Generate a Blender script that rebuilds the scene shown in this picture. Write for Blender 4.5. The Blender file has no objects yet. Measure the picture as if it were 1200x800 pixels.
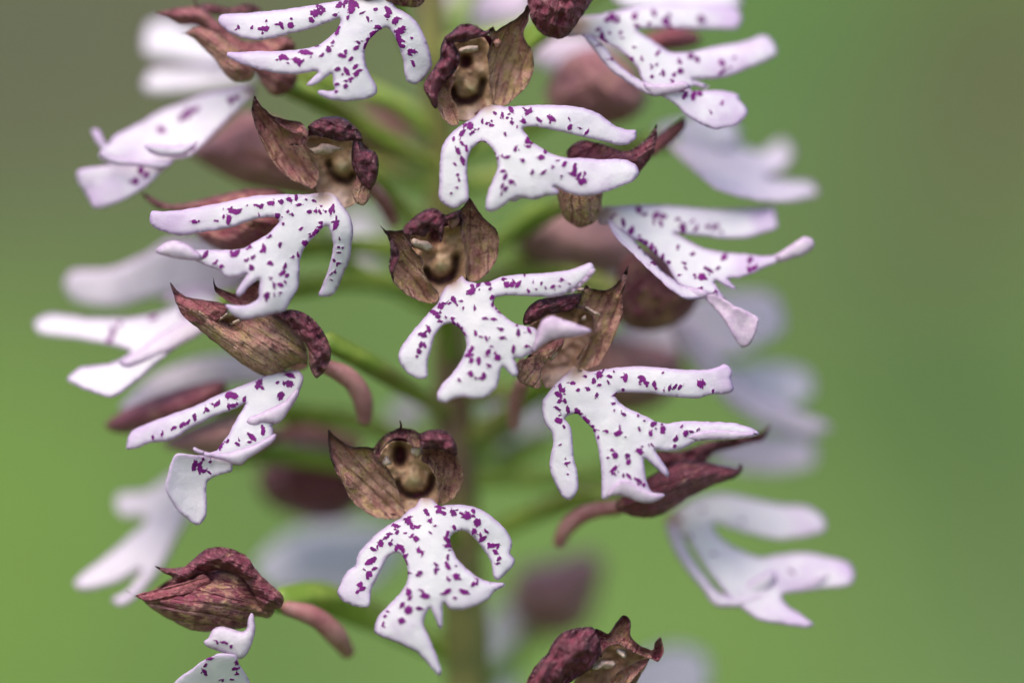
import bpy, math, random
import numpy as np
from mathutils import Vector, noise as mnoise
from mathutils.geometry import delaunay_2d_cdt

scene = bpy.context.scene
C = scene.collection
R = math.radians

# ------------------------------------------------------------------ camera
D = 0.2667                 # camera to focus plane (m)
Z0 = 0.36                  # height of the optical axis above the soil
SC = 0.096 / 1200          # metres per photo pixel at the focus plane
cam_d = bpy.data.cameras.new('camera')
cam = bpy.data.objects.new('camera', cam_d)
C.objects.link(cam)
cam.location = (0, -D, Z0)
cam.rotation_euler = (R(90), 0, 0)
cam_d.lens = 100
cam_d.sensor_width = 36
cam_d.clip_start = 0.01
cam_d.clip_end = 200
cam_d.dof.use_dof = True
cam_d.dof.focus_distance = D + 0.0005
cam_d.dof.aperture_fstop = 2.9
scene.camera = cam

# ------------------------------------------------------------------ light
SUN_EL, SUN_AZ = 62, 212
w = bpy.data.worlds.new('World')
scene.world = w
w.use_nodes = True
nt = w.node_tree
bg = nt.nodes['Background']
sky = nt.nodes.new('ShaderNodeTexSky')
sky.sky_type = 'NISHITA'
sky.sun_disc = False
sky.sun_elevation = R(SUN_EL)
sky.sun_rotation = R(SUN_AZ)
sky.air_density = 1.0
sky.dust_density = 3.5
sky.ozone_density = 1.0
nt.links.new(sky.outputs[0], bg.inputs[0])
bg.inputs[1].default_value = 0.15
sd = bpy.data.lights.new('sun', 'SUN')
sd.energy = 1.5
sd.angle = R(35)
sd.color = (1.0, 0.93, 0.82)
sun = bpy.data.objects.new('sun', sd)
C.objects.link(sun)
# direction towards the sun: azimuth measured so that the sun stands behind the camera, a little to its left
az = R(SUN_AZ)
to_sun = Vector((math.sin(az) * math.cos(R(SUN_EL)), math.cos(az) * math.cos(R(SUN_EL)), math.sin(R(SUN_EL))))
sun.rotation_euler = to_sun.to_track_quat('Z', 'Y').to_euler()
scene.view_settings.view_transform = 'Standard'
scene.view_settings.look = 'None'
scene.view_settings.gamma = 1
scene.view_settings.exposure = 0.83

rng = np.random.default_rng(7)


def P(px, py, d):
    """photo-scale position (pixels at the focus plane) and depth d in mm -> world point"""
    if d > 5:
        d = 5 + (d - 5) * 1.3      # the far side of the spike
    k = (D + d * 0.001) / D
    return ((px - 600) * SC * k, d * 0.001, Z0 + (400 - py) * SC * k)


# ------------------------------------------------------------------ materials
def new_mat(name):
    m = bpy.data.materials.new(name)
    m.use_nodes = True
    t = m.node_tree
    t.nodes.clear()
    return m, t


class NB:
    def __init__(s, t):
        s.t = t

    def n(s, typ, **kw):
        n = s.t.nodes.new(typ)
        for k, v in kw.items():
            if k.startswith('i_'):
                key = k[2:]
                key = int(key) if key.isdigit() else key
                n.inputs[key].default_value = v
            else:
                setattr(n, k, v)
        return n

    def l(s, a, b):
        s.t.links.new(a, b)

    def attr(s, name):
        return s.n('ShaderNodeAttribute', attribute_name=name).outputs['Fac']

    def math(s, op, a, b=None, clamp=False):
        n = s.n('ShaderNodeMath', operation=op, use_clamp=clamp)
        for i, v in enumerate((a, b)):
            if v is None:
                continue
            if isinstance(v, (int, float)):
                n.inputs[i].default_value = v
            else:
                s.l(v, n.inputs[i])
        return n.outputs[0]

    def mr(s, v, a, b, c=0.0, d=1.0, smooth=True):
        n = s.n('ShaderNodeMapRange')
        n.interpolation_type = 'SMOOTHSTEP' if smooth else 'LINEAR'
        s.l(v, n.inputs[0])
        for i, x in enumerate((a, b, c, d)):
            n.inputs[i + 1].default_value = x
        return n.outputs[0]

    def mix(s, f, a, b):
        n = s.n('ShaderNodeMix', data_type='RGBA')
        if isinstance(f, (int, float)):
            n.inputs[0].default_value = f
        else:
            s.l(f, n.inputs[0])
        for i, v in ((6, a), (7, b)):
            if isinstance(v, tuple):
                n.inputs[i].default_value = (*v, 1)
            else:
                s.l(v, n.inputs[i])
        return n.outputs[2]

    def noise(s, scale, detail=3.0, rough=0.55, vec=None, out='Fac', dist=0.0):
        n = s.n('ShaderNodeTexNoise')
        n.inputs['Scale'].default_value = scale
        n.inputs['Detail'].default_value = detail
        n.inputs['Roughness'].default_value = rough
        n.inputs['Distortion'].default_value = dist
        s.l(vec if vec is not None else s.geo(), n.inputs['Vector'])
        return n.outputs[out]

    def geo(s):
        return s.n('ShaderNodeTexCoord').outputs['Object']

    def finish(s, col, rough=0.5, bump=None, bstr=0.3, bdist=0.0001, transl=0.0, spec=0.3, tcol=None, sheen=0.0):
        p = s.n('ShaderNodeBsdfPrincipled')
        s.l(col, p.inputs['Base Color']) if not isinstance(col, tuple) else None
        if isinstance(rough, float):
            p.inputs['Roughness'].default_value = rough
        else:
            s.l(rough, p.inputs['Roughness'])
        p.inputs['Specular IOR Level'].default_value = spec
        if sheen:
            p.inputs['Sheen Weight'].default_value = sheen
        if bump is not None:
            b = s.n('ShaderNodeBump')
            b.inputs['Strength'].default_value = bstr
            b.inputs['Distance'].default_value = bdist
            s.l(bump, b.inputs['Height'])
            s.l(b.outputs[0], p.inputs['Normal'])
        o = s.n('ShaderNodeOutputMaterial')
        if transl > 0:
            tr = s.n('ShaderNodeBsdfTranslucent')
            s.l(tcol if tcol is not None else col, tr.inputs[0])
            mx = s.n('ShaderNodeMixShader')
            mx.inputs[0].default_value = transl
            s.l(p.outputs[0], mx.inputs[1])
            s.l(tr.outputs[0], mx.inputs[2])
            s.l(mx.outputs[0], o.inputs[0])
        else:
            s.l(p.outputs[0], o.inputs[0])


def mat_lip():
    m, t = new_mat('lip_petal')
    b = NB(t)
    edge, lil, spot, side = b.attr('edge'), b.attr('lil'), b.attr('spot'), b.attr('side')
    g = b.geo()
    n1 = b.noise(420, 4, 0.6, g)
    base = b.mix(b.mr(n1, 0.35, 0.72), (0.86, 0.85, 0.87), (0.80, 0.77, 0.83))
    # pigment margin and underside
    e = b.math('MULTIPLY', b.mr(b.math('ADD', edge, b.math('MULTIPLY', b.math('SUBTRACT', n1, 0.5), 0.5)), 0.03, 0.50, 1, 0), 0.8)
    col = b.mix(e, base, (0.62, 0.46, 0.70))
    vn = b.noise(1500, 5, 0.7, g)
    under = b.mix(b.mr(vn, 0.35, 0.65), (0.84, 0.67, 0.81), (0.64, 0.44, 0.65))
    col = b.mix(b.math('MAXIMUM', b.math('MULTIPLY', lil, 0.8), b.math('MULTIPLY', side, 0.5)), col, under)
    ext = b.math('MULTIPLY', b.mr(b.attr('ext'), 0.55, 1.15), b.mr(b.noise(260, 3, 0.6, g), 0.32, 0.66))
    col = b.mix(b.math('MULTIPLY', ext, 0.8), col, (0.66, 0.49, 0.73))
    # throat end of the lip is faintly pink
    nk = b.attr('neck')
    col = b.mix(b.math('MULTIPLY', nk, 0.95), col, (0.52, 0.36, 0.30))
    # spots of pigment
    n2 = b.noise(3800, 3, 0.6, g)
    n3 = b.noise(900, 2, 0.5, g)
    f = b.math('ADD', spot, b.math('ADD', b.math('MULTIPLY', b.math('SUBTRACT', n2, 0.5), 1.35), b.math('MULTIPLY', b.math('SUBTRACT', n3, 0.5), 0.5)))
    has = b.mr(spot, 0.01, 0.06)
    sf = b.math('MULTIPLY', b.mr(f, 0.24, 0.38), has)
    scol = b.mix(b.mr(n3, 0.35, 0.65), (0.14, 0.003, 0.145), (0.22, 0.006, 0.21))
    halo = b.math('MULTIPLY', b.mr(f, 0.0, 0.4), b.math('MULTIPLY', has, 0.22))
    col = b.mix(halo, col, (0.66, 0.42, 0.70))
    col = b.mix(b.math('MULTIPLY', sf, 0.98), col, scol)
    bmp = b.math('ADD', b.math('ADD', b.noise(3200, 3, 0.6, g), b.math('MULTIPLY', b.noise(700, 3, 0.6, g), 1.6)), b.math('MULTIPLY', sf, 0.8))
    b.finish(col, 0.5, bmp, 0.36, 0.00014, 0.42, 0.14)
    return m


def mat_hood():
    m, t = new_mat('sepal_tissue')
    b = NB(t)
    edge, tone, side = b.attr('edge'), b.attr('tone'), b.attr('side')
    su, sv, tipr = b.attr('su'), b.attr('sv'), b.attr('red')
    g = b.geo()
    cmb = b.n('ShaderNodeCombineXYZ')
    b.l(b.math('MULTIPLY', su, 4.5), cmb.inputs[0])
    b.l(sv, cmb.inputs[1])
    ob = b.n('ShaderNodeObjectInfo')
    b.l(b.math('MULTIPLY', ob.outputs['Random'], 37.0), cmb.inputs[2])
    streak = b.noise(1.25, 3, 0.6, cmb.outputs[0], dist=0.7)
    fine = b.noise(2.6, 4, 0.65, cmb.outputs[0], dist=1.4)
    mott = b.noise(650, 4, 0.65, g)
    mott2 = b.noise(1900, 4, 0.7, g)
    inner = b.mix(b.mr(mott, 0.35, 0.65), (0.50, 0.225, 0.185), (0.60, 0.35, 0.25))
    inner = b.mix(b.math('MULTIPLY', b.mr(streak, 0.46, 0.62), 0.6), inner, (0.52, 0.40, 0.12))
    inner = b.mix(b.math('MULTIPLY', b.mr(streak, 0.30, 0.42, 1, 0), 0.75), inner, (0.42, 0.13, 0.14))
    tipm = b.mr(b.math('ADD', su, b.math('MULTIPLY', b.math('SUBTRACT', mott, 0.5), 0.8)), 0.45, 1.0)
    inner = b.mix(b.math('MULTIPLY', tipm, 0.75), inner, (0.31, 0.085, 0.105))
    # veins running to the tip
    wv = b.n('ShaderNodeTexWave', wave_type='BANDS', bands_direction='Y')
    wv.inputs['Scale'].default_value = 0.36
    wv.inputs['Distortion'].default_value = 6.0
    wv.inputs['Detail'].default_value = 3.0
    wv.inputs['Detail Scale'].default_value = 0.8
    b.l(cmb.outputs[0], wv.inputs['Vector'])
    vein = b.mr(wv.outputs['Fac'], 0.0, 0.22, 1, 0)
    inner = b.mix(b.math('MULTIPLY', b.math('MULTIPLY', vein, b.mr(mott, 0.40, 0.60)), 0.6), inner, (0.14, 0.04, 0.045))
    inner = b.mix(b.math('MULTIPLY', b.mr(fine, 0.53, 0.62), 0.55), inner, (0.15, 0.045, 0.045))
    inner = b.mix(b.math('MULTIPLY', b.mr(mott2, 0.57, 0.66), 0.6), inner, (0.15, 0.022, 0.055))
    inner = b.mix(b.math('MULTIPLY', b.mr(mott2, 0.33, 0.43, 1, 0), 0.65), inner, (0.80, 0.60, 0.45))
    wine = b.mix(b.mr(mott, 0.35, 0.65), (0.07, 0.009, 0.024), (0.20, 0.028, 0.062))
    wine = b.mix(b.math('MULTIPLY', b.mr(fine, 0.5, 0.68), 0.8), wine, (0.030, 0.006, 0.012))
    wine = b.mix(b.math('MULTIPLY', b.mr(fine, 0.36, 0.45, 1, 0), 0.6), wine, (0.36, 0.14, 0.17))
    wine = b.mix(b.math('MULTIPLY', b.mr(mott2, 0.60, 0.68), 0.5), wine, (0.46, 0.26, 0.29))
    red = b.mix(b.mr(mott2, 0.4, 0.62), (0.27, 0.040, 0.075), (0.42, 0.12, 0.14))
    f = b.math('ADD', tone, b.math('ADD', b.math('MULTIPLY', b.math('SUBTRACT', mott, 0.5), 1.7), b.math('MULTIPLY', b.math('SUBTRACT', fine, 0.5), 1.2)), True)
    f = b.math('MAXIMUM', b.mr(f, 0.17, 0.70), b.math('MULTIPLY', side, 0.9))
    col = b.mix(f, inner, wine)
    col = b.mix(b.math('MULTIPLY', tipr, 0.85), col, red)
    prim = b.mr(b.math('ADD', edge, b.math('MULTIPLY', b.math('SUBTRACT', mott2, 0.5), 0.4)), 0.1, 0.6, 1, 0)
    col = b.mix(b.math('MULTIPLY', prim, b.attr('pale')), col, (0.42, 0.24, 0.17))
    rim = b.mr(b.math('ADD', edge, b.math('MULTIPLY', b.math('SUBTRACT', mott2, 0.5), 0.4)), 0.05, 0.46, 1, 0)
    col = b.mix(b.math('MULTIPLY', rim, b.attr('rim')), col, (0.040, 0.006, 0.018))
    col = b.mix(b.attr('wash'), col, (0.56, 0.32, 0.36))
    bmp = b.math('ADD', b.math('SUBTRACT', b.math('MULTIPLY', fine, 1.4), b.math('MULTIPLY', vein, 0.9)), b.math('ADD', mott2, b.math('MULTIPLY', b.noise(5000, 2, 0.5, g), 0.5)))
    b.finish(col, b.mr(mott2, 0.3, 0.7, 0.26, 0.52), bmp, 0.7, 0.0004, 0.14, 0.6)
    return m


def mat_throat():
    m, t = new_mat('throat_tissue')
    b = NB(t)
    g = b.geo()
    n1 = b.noise(500, 4, 0.6, g)
    n2 = b.noise(1800, 4, 0.65, g)
    col = b.mix(b.mr(n1, 0.35, 0.65), (0.36, 0.20, 0.13), (0.48, 0.33, 0.18))
    col = b.mix(b.math('MULTIPLY', b.mr(n1, 0.50, 0.62), 0.6), col, (0.28, 0.11, 0.10))
    col = b.mix(b.math('MULTIPLY', b.mr(n2, 0.52, 0.66), 0.6), col, (0.13, 0.04, 0.035))
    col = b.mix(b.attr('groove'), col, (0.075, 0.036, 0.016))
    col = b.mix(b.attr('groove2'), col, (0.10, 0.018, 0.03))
    col = b.mix(b.attr('knob'), col, (0.40, 0.32, 0.16))
    col = b.mix(b.math('MULTIPLY', b.attr('neck'), 0.95), col, (0.55, 0.40, 0.35))
    b.finish(col, 0.45, n2, 0.3, 0.00015, 0.12, 0.4)
    return m


def mat_simple(name, c1, c2, scale, rough=0.5, transl=0.0, bstr=0.25, c3=None, bscale=None, bdist=0.0002):
    m, t = new_mat(name)
    b = NB(t)
    g = b.geo()
    n1 = b.noise(scale, 4, 0.6, g)
    col = b.mix(b.mr(n1, 0.35, 0.65), c1, c2)
    if c3:
        n3 = b.noise(scale * 0.35, 3, 0.5, g)
        col = b.mix(b.mr(n3, 0.48, 0.66), col, c3)
    b.finish(col, rough, b.noise(bscale or scale * 3, 3, 0.6, g), bstr, bdist, transl, 0.35)
    return m


M = {}
M['lip'] = mat_lip()
M['hood'] = mat_hood()
M['throat'] = mat_throat()
M['cream'] = mat_simple('cream_petal', (0.46, 0.31, 0.27), (0.60, 0.46, 0.38), 900, 0.4, 0.15)
M['pinkpetal'] = mat_simple('pink_petal', (0.27, 0.12, 0.10), (0.38, 0.20, 0.17), 900, 0.4, 0.15)
M['slot'] = mat_simple('anther_slot', (0.045, 0.010, 0.016), (0.07, 0.02, 0.02), 900, 0.5)
M['ovary'] = mat_simple('ovary_skin', (0.20, 0.32, 0.045), (0.32, 0.42, 0.07), 320, 0.42, 0.12, c3=(0.26, 0.28, 0.07))
M['spur'] = mat_simple('spur_skin', (0.33, 0.12, 0.13), (0.46, 0.23, 0.22), 420, 0.45, 0.12)
M['stem'] = mat_simple('stem_skin', (0.16, 0.16, 0.045), (0.24, 0.22, 0.065), 260, 0.45, 0.0, c3=(0.17, 0.10, 0.06))
M['bract'] = mat_simple('bract_tissue', (0.40, 0.27, 0.28), (0.52, 0.40, 0.40), 500, 0.5, 0.3)


# ------------------------------------------------------------------ mesh helpers
def link_mesh(name, verts, faces, mat, parent=None, attrs=None):
    me = bpy.data.meshes.new(name)
    me.from_pydata([tuple(v) for v in verts], [], faces)
    for k, a in (attrs or {}).items():
        at = me.attributes.new(k, 'FLOAT', 'POINT')
        at.data.foreach_set('value', np.asarray(a, dtype=np.float32))
    me.polygons.foreach_set('use_smooth', [True] * len(me.polygons))
    me.materials.append(mat)
    me.update()
    o = bpy.data.objects.new(name, me)
    C.objects.link(o)
    if parent is not None:
        o.parent = parent
    return o


def smooth_closed(pts, step, jit, seed):
    p = np.array(pts, float)
    n = len(p)
    out = []
    for i in range(n):
        p0, p1, p2, p3 = p[i - 1], p[i], p[(i + 1) % n], p[(i + 2) % n]
        L = np.linalg.norm(p2 - p1)
        k = max(1, int(round(L / step)))
        # centripetal-ish Catmull-Rom with mild tension
        T = 0.42
        m1, m2 = T * (p2 - p0), T * (p3 - p1)
        lim = 1.1 * L
        for mm in (m1, m2):
            l_ = np.linalg.norm(mm)
            if l_ > lim:
                mm *= lim / l_
        for j in range(k):
            t = j / k
            h = (2 * t**3 - 3 * t**2 + 1) * p1 + (t**3 - 2 * t**2 + t) * m1 + (-2 * t**3 + 3 * t**2) * p2 + (t**3 - t**2) * m2
            out.append(h)
    out = np.array(out)
    if jit:
        for i, q in enumerate(out):
            v = mnoise.noise(Vector((q[0] * 0.16, q[1] * 0.16, seed * 3.1)))
            v2 = mnoise.noise(Vector((q[0] * 0.16 + 50, q[1] * 0.16, seed * 3.1)))
            out[i] = q + jit * np.array((v, v2))
    return out


def seg_dist(q, poly, closed=True):
    a = poly
    b = np.roll(poly, -1, axis=0)
    if not closed:
        a, b = a[:-1], b[:-1]
    ab = b - a
    L2 = np.maximum((ab**2).sum(1), 1e-9)
    res = np.empty(len(q))
    for s in range(0, len(q), 2000):
        qq = q[s:s + 2000]
        ap = qq[:, None, :] - a[None]
        t = np.clip((ap * ab[None]).sum(2) / L2[None], 0, 1)
        dd = ap - t[..., None] * ab[None]
        res[s:s + 2000] = np.sqrt((dd**2).sum(2).min(1))
    return res


def inside(q, poly):
    x, y = q[:, 0], q[:, 1]
    r = np.zeros(len(q), bool)
    n = len(poly)
    j = n - 1
    for i in range(n):
        xi, yi = poly[i]
        xj, yj = poly[j]
        c = ((yi > y) != (yj > y)) & (x < (xj - xi) * (y - yi) / (yj - yi + 1e-12) + xi)
        r ^= c
        j = i
    return r


def to_px(win, pts):
    return np.array([(win[0] + u / win[2], win[1] + v / win[2]) for u, v in pts], float)


def tps(ctrl, q):
    c = np.array(ctrl, float)
    xy, z = c[:, :2] / 100.0, c[:, 2]
    n = len(c)

    def U(r2):
        return 0.5 * r2 * np.log(np.maximum(r2, 1e-12))
    K = U(((xy[:, None] - xy[None])**2).sum(2)) + np.eye(n) * 0.02
    Pm = np.c_[np.ones(n), xy]
    A = np.zeros((n + 3, n + 3))
    A[:n, :n] = K
    A[:n, n:] = Pm
    A[n:, :n] = Pm.T
    s = np.linalg.solve(A + np.eye(n + 3) * 1e-9, np.r_[z, 0, 0, 0])
    qq = q / 100.0
    return U(((qq[:, None] - xy[None])**2).sum(2)) @ s[:n] + np.c_[np.ones(len(q)), qq] @ s[n:]


class Geo:
    """collects patches that become one mesh"""

    def __init__(s):
        s.v, s.f, s.a = [], [], {}

    def add(s, v, f, a):
        o = len(s.v)
        s.v += v
        s.f += [tuple(i + o for i in t) for t in f]
        for k in set(s.a) | set(a):
            s.a.setdefault(k, [0.0] * o)
            s.a[k] += list(a[k]) if k in a else [0.0] * len(v)

    def build(s, name, mat, parent=None):
        return link_mesh(name, s.v, s.f, mat, parent, s.a)


def patch(geo, win, pts, d=0.0, ctrl=None, grad=(0, 0), bulge=0.0, bw=25.0, er=0.13, ew=3.0, back=0.15,
          spots=(), grid=3.6, rough=0.16, rscale=0.022, jit=0.7, seed=1, axis=None, lift=0.0, ridges=0.0,
          neck=None, groove=None, slot=None, knob=None, const=None, curl=0.0):
    """an outline becomes a thick curved sheet: depth (mm) from d, control points, gradient and cupping"""
    rs = np.random.default_rng(seed)
    poly = smooth_closed(to_px(win, pts), min(grid, 2.6), jit, seed)
    # drop nearly coincident points
    keep = np.linalg.norm(poly - np.roll(poly, 1, axis=0), axis=1) > 0.15
    poly = poly[keep]
    mn, mx = poly.min(0), poly.max(0)
    gx, gy = np.meshgrid(np.arange(mn[0], mx[0], grid), np.arange(mn[1], mx[1], grid * 0.866))
    gx = gx + (np.arange(gx.shape[0]) % 2)[:, None] * grid * 0.5
    q = np.c_[gx.ravel(), gy.ravel()] + rs.uniform(-0.2, 0.2, (gx.size, 2)) * grid
    sp = None
    if len(spots):
        spots = list(spots)
        for u_, v_, r_ in list(spots):
            for _ in range(int(rs.integers(0, 2)) if r_ > 7 else 0):
                a_ = rs.uniform(0, 6.28)
                k_ = rs.uniform(1.2, 1.8) * r_
                spots.append((u_ + k_ * math.cos(a_), v_ + k_ * math.sin(a_), max(r_ * rs.uniform(0.3, 0.55), 0.9 * win[2])))
        sp = np.array([(win[0] + u / win[2], win[1] + v / win[2], r_ / win[2]) for u, v, r_ in spots])
        extra = []
        for x, y, r_ in sp:
            rr = r_ * 1.25 + 0.8
            ex, ey = np.meshgrid(np.arange(-rr, rr, 1.15), np.arange(-rr, rr, 1.15))
            e = np.c_[ex.ravel(), ey.ravel()]
            e = e[(e**2).sum(1) < rr * rr]
            extra.append(e + (x, y) + rs.uniform(-0.2, 0.2, e.shape))
        extra = np.concatenate(extra)
        cell = np.round(extra / 0.9).astype(int)
        _, ui = np.unique(cell, axis=0, return_index=True)
        extra = extra[ui]
        dd = np.min([np.hypot(q[:, 0] - x, q[:, 1] - y) - r_ for x, y, r_ in sp], axis=0)
        q = np.concatenate([q[dd > 1.5], extra])
    q = q[inside(q, poly)]
    q = q[seg_dist(q, poly) > 0.55 * min(grid, 2.0)]
    n = len(poly)
    allp = [Vector((float(x), float(y))) for x, y in np.concatenate([poly, q])]
    vo, eo, fo, ov, oe, of = delaunay_2d_cdt(allp, [], [list(range(n))], 1, 1e-5)
    p2 = np.array([(v.x, v.y) for v in vo])
    tri = []
    for f in fo:
        a, b, c = f[0], f[1], f[2]
        cr = (p2[b] - p2[a])[0] * (p2[c] - p2[a])[1] - (p2[b] - p2[a])[1] * (p2[c] - p2[a])[0]
        if abs(cr) < 1e-7:
            continue
        # image y points down; a front face must look to -Y (towards the viewer)
        tri.append((a, b, c) if cr < 0 else (a, c, b))
    dist = seg_dist(p2, poly)
    isb = dist < 1e-3
    cen = poly.mean(0)
    dep = np.full(len(p2), float(d))
    if ctrl:
        cc = [(win[0] + u / win[2], win[1] + v / win[2], z) for u, v, z in ctrl]
        dep += tps(cc, p2)
    dep += (p2[:, 0] - cen[0]) * grad[0] / 100 + (p2[:, 1] - cen[1]) * grad[1] / 100
    dep += bulge * (1 - np.exp(-dist / bw))
    dep -= curl * np.exp(-dist / 2.6)
    att = {}
    su = np.zeros(len(p2))
    sv = np.zeros(len(p2))
    if axis:
        a, b = to_px(win, axis)
        ax = b - a
        L = np.linalg.norm(ax)
        ax /= L
        su = ((p2 - a) @ ax) / L
        sv = ((p2 - a) @ np.array((-ax[1], ax[0]))) * 0.08
        dep += lift * (1 - np.clip(su, 0, 1))
    nz = np.array([mnoise.fractal(Vector((x * rscale, y * rscale, seed * 7.3)), 1.0, 2.0, 3) for x, y in p2])
    dep += rough * nz
    if ridges:
        rn = np.array([mnoise.noise(Vector((s_ * 1.2, t_ * 1.6, seed * 1.7))) for s_, t_ in zip(su, sv)])
        dep += ridges * rn * np.minimum(dist / 4, 1)
    t = np.clip(dist / ew, 0, 1)
    prof = np.sqrt(np.maximum(0, 1 - (1 - t)**2))
    if neck:
        nu = (win[0] + neck[0] / win[2], win[1] + neck[1] / win[2])
        nk = np.exp(-(((p2 - nu)**2).sum(1)) / (neck[2] if len(neck) > 2 else 15.0)**2)
        dep += nk * (neck[3] if len(neck) > 3 else 1.6)
        att['neck'] = nk
        att['ext'] = np.sqrt(((p2 - nu)**2).sum(1)) / 170.0
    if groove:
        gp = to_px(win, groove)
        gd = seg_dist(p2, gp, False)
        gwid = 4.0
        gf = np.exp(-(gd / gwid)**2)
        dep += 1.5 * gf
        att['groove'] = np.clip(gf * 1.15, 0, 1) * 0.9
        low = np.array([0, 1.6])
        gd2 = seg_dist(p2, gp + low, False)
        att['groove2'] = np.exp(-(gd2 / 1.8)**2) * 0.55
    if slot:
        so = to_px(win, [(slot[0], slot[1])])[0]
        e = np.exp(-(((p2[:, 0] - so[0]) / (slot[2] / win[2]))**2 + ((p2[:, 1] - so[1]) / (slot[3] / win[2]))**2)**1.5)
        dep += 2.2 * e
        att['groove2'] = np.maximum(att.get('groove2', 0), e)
    if knob:
        so = to_px(win, [(knob[0], knob[1])])[0]
        e = np.exp(-(((p2 - so)**2).sum(1)) / (knob[2] / win[2])**2)
        dep -= 0.9 * e
        att['knob'] = e * 0.8
    spotv = np.zeros(len(p2))
    if sp is not None:
        for x, y, r_ in sp:
            an = rs.uniform(0, math.pi)
            el = rs.uniform(1.0, 1.55)
            dx, dy = p2[:, 0] - x, p2[:, 1] - y
            ca, sa = math.cos(an), math.sin(an)
            xr, yr = (dx * ca + dy * sa) / el, (-dx * sa + dy * ca) * el
            spotv = np.maximum(spotv, 1.25 - np.hypot(xr, yr) / (max(r_, 1.0) * 1.1))
        spotv = np.clip(spotv, 0, 1)
    front = dep - er * prof - 0.05 * np.clip(spotv * 2, 0, 1)
    bk = dep + back * prof
    N = len(p2)
    verts = [P(x, y, z) for (x, y), z in zip(p2, front)]
    faces = list(tri)
    base = {'edge': dist * 0.08, 'su': su, 'sv': sv, 'spot': spotv, 'side': np.zeros(N)}
    for k, v in (const or {}).items():
        base[k] = np.full(N, float(v))
    base.update(att)
    if 'rim' in base:
        up = np.clip(0.5 + (p2[:, 1] - cen[1]) / 36.0, 0, 1)
        base['pale'] = base['pale'] * up
        base['rim'] = base['rim'] * (1 - 0.7 * up)
    idx = np.arange(N)
    bmap = {}
    bv = []
    for i in range(N):
        if isb[i]:
            bmap[i] = i
        else:
            bmap[i] = N + len(bv)
            bv.append(i)
    verts += [P(p2[i, 0], p2[i, 1], bk[i]) for i in bv]
    faces += [(bmap[a], bmap[c], bmap[b]) for a, b, c in tri]
    full = {}
    for k, v in base.items():
        v = np.asarray(v, float)
        bvals = v[bv].copy()
        if k == 'side':
            bvals[:] = 1
        if k == 'spot':
            bvals[:] = 0
        full[k] = np.concatenate([v, bvals])
    geo.add(verts, faces, full)
    return geo


def tube(name, path, rad, mat, parent=None, seg=14, twist=0.0, ribs=0, ribamp=0.0, sub=6):
    """path: (px,py,d mm); rad: px list. Catmull-Rom tube with rounded ends"""
    pts = [np.array(P(*p)) for p in path]
    rd = [r * SC for r in rad]
    cen, rr = [], []
    n = len(pts)
    for i in range(n - 1):
        p0, p1, p2, p3 = pts[max(i - 1, 0)], pts[i], pts[i + 1], pts[min(i + 2, n - 1)]
        for j in range(sub):
            t = j / sub
            cen.append(0.5 * (2 * p1 + (p2 - p0) * t + (2 * p0 - 5 * p1 + 4 * p2 - p3) * t * t + (-p0 + 3 * p1 - 3 * p2 + p3) * t**3))
            s = t * t * (3 - 2 * t)
            rr.append(rd[i] * (1 - s) + rd[i + 1] * s)
    cen.append(pts[-1])
    rr.append(rd[-1])
    cen = np.array(cen)
    verts, faces = [], []
    up = np.array((0.3, 1.0, 0.2))
    m = len(cen)
    # caps: a shrinking ring at each end
    tang = np.gradient(cen, axis=0)
    rings = []
    t0 = tang[0] / np.linalg.norm(tang[0])
    t1 = tang[-1] / np.linalg.norm(tang[-1])
    rings.append((cen[0] - t0 * rr[0] * 0.55, rr[0] * 0.55, t0))
    for c, r_, tg in zip(cen, rr, tang):
        rings.append((c, r_, tg / np.linalg.norm(tg)))
    rings.append((cen[-1] + t1 * rr[-1] * 0.55, rr[-1] * 0.55, t1))
    for k, (c, r_, tg) in enumerate(rings):
        a = np.cross(tg, up)
        a /= np.linalg.norm(a)
        b = np.cross(tg, a)
        for i in range(seg):
            th = 2 * math.pi * i / seg
            rq = r_ * (1 + ribamp * math.cos(ribs * (th + twist * k / len(rings)))) if ribs else r_
            rq *= 1 + 0.06 * mnoise.noise(Vector((c[0] * 900 + th, c[2] * 900, c[1] * 900)))
            verts.append(c + rq * (math.cos(th) * a + math.sin(th) * b))
    for k in range(len(rings) - 1):
        for i in range(seg):
            j = (i + 1) % seg
            faces.append((k * seg + i, k * seg + j, (k + 1) * seg + j, (k + 1) * seg + i))
    verts.append(rings[0][0] - rings[0][2] * rings[0][1] * 0.3)
    verts.append(rings[-1][0] + rings[-1][2] * rings[-1][1] * 0.3)
    a0, a1 = len(verts) - 2, len(verts) - 1
    e = (len(rings) - 1) * seg
    for i in range(seg):
        j = (i + 1) % seg
        faces.append((a0, j, i))
        faces.append((a1, e + i, e + j))
    return link_mesh(name, verts, faces, mat, parent)


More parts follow.
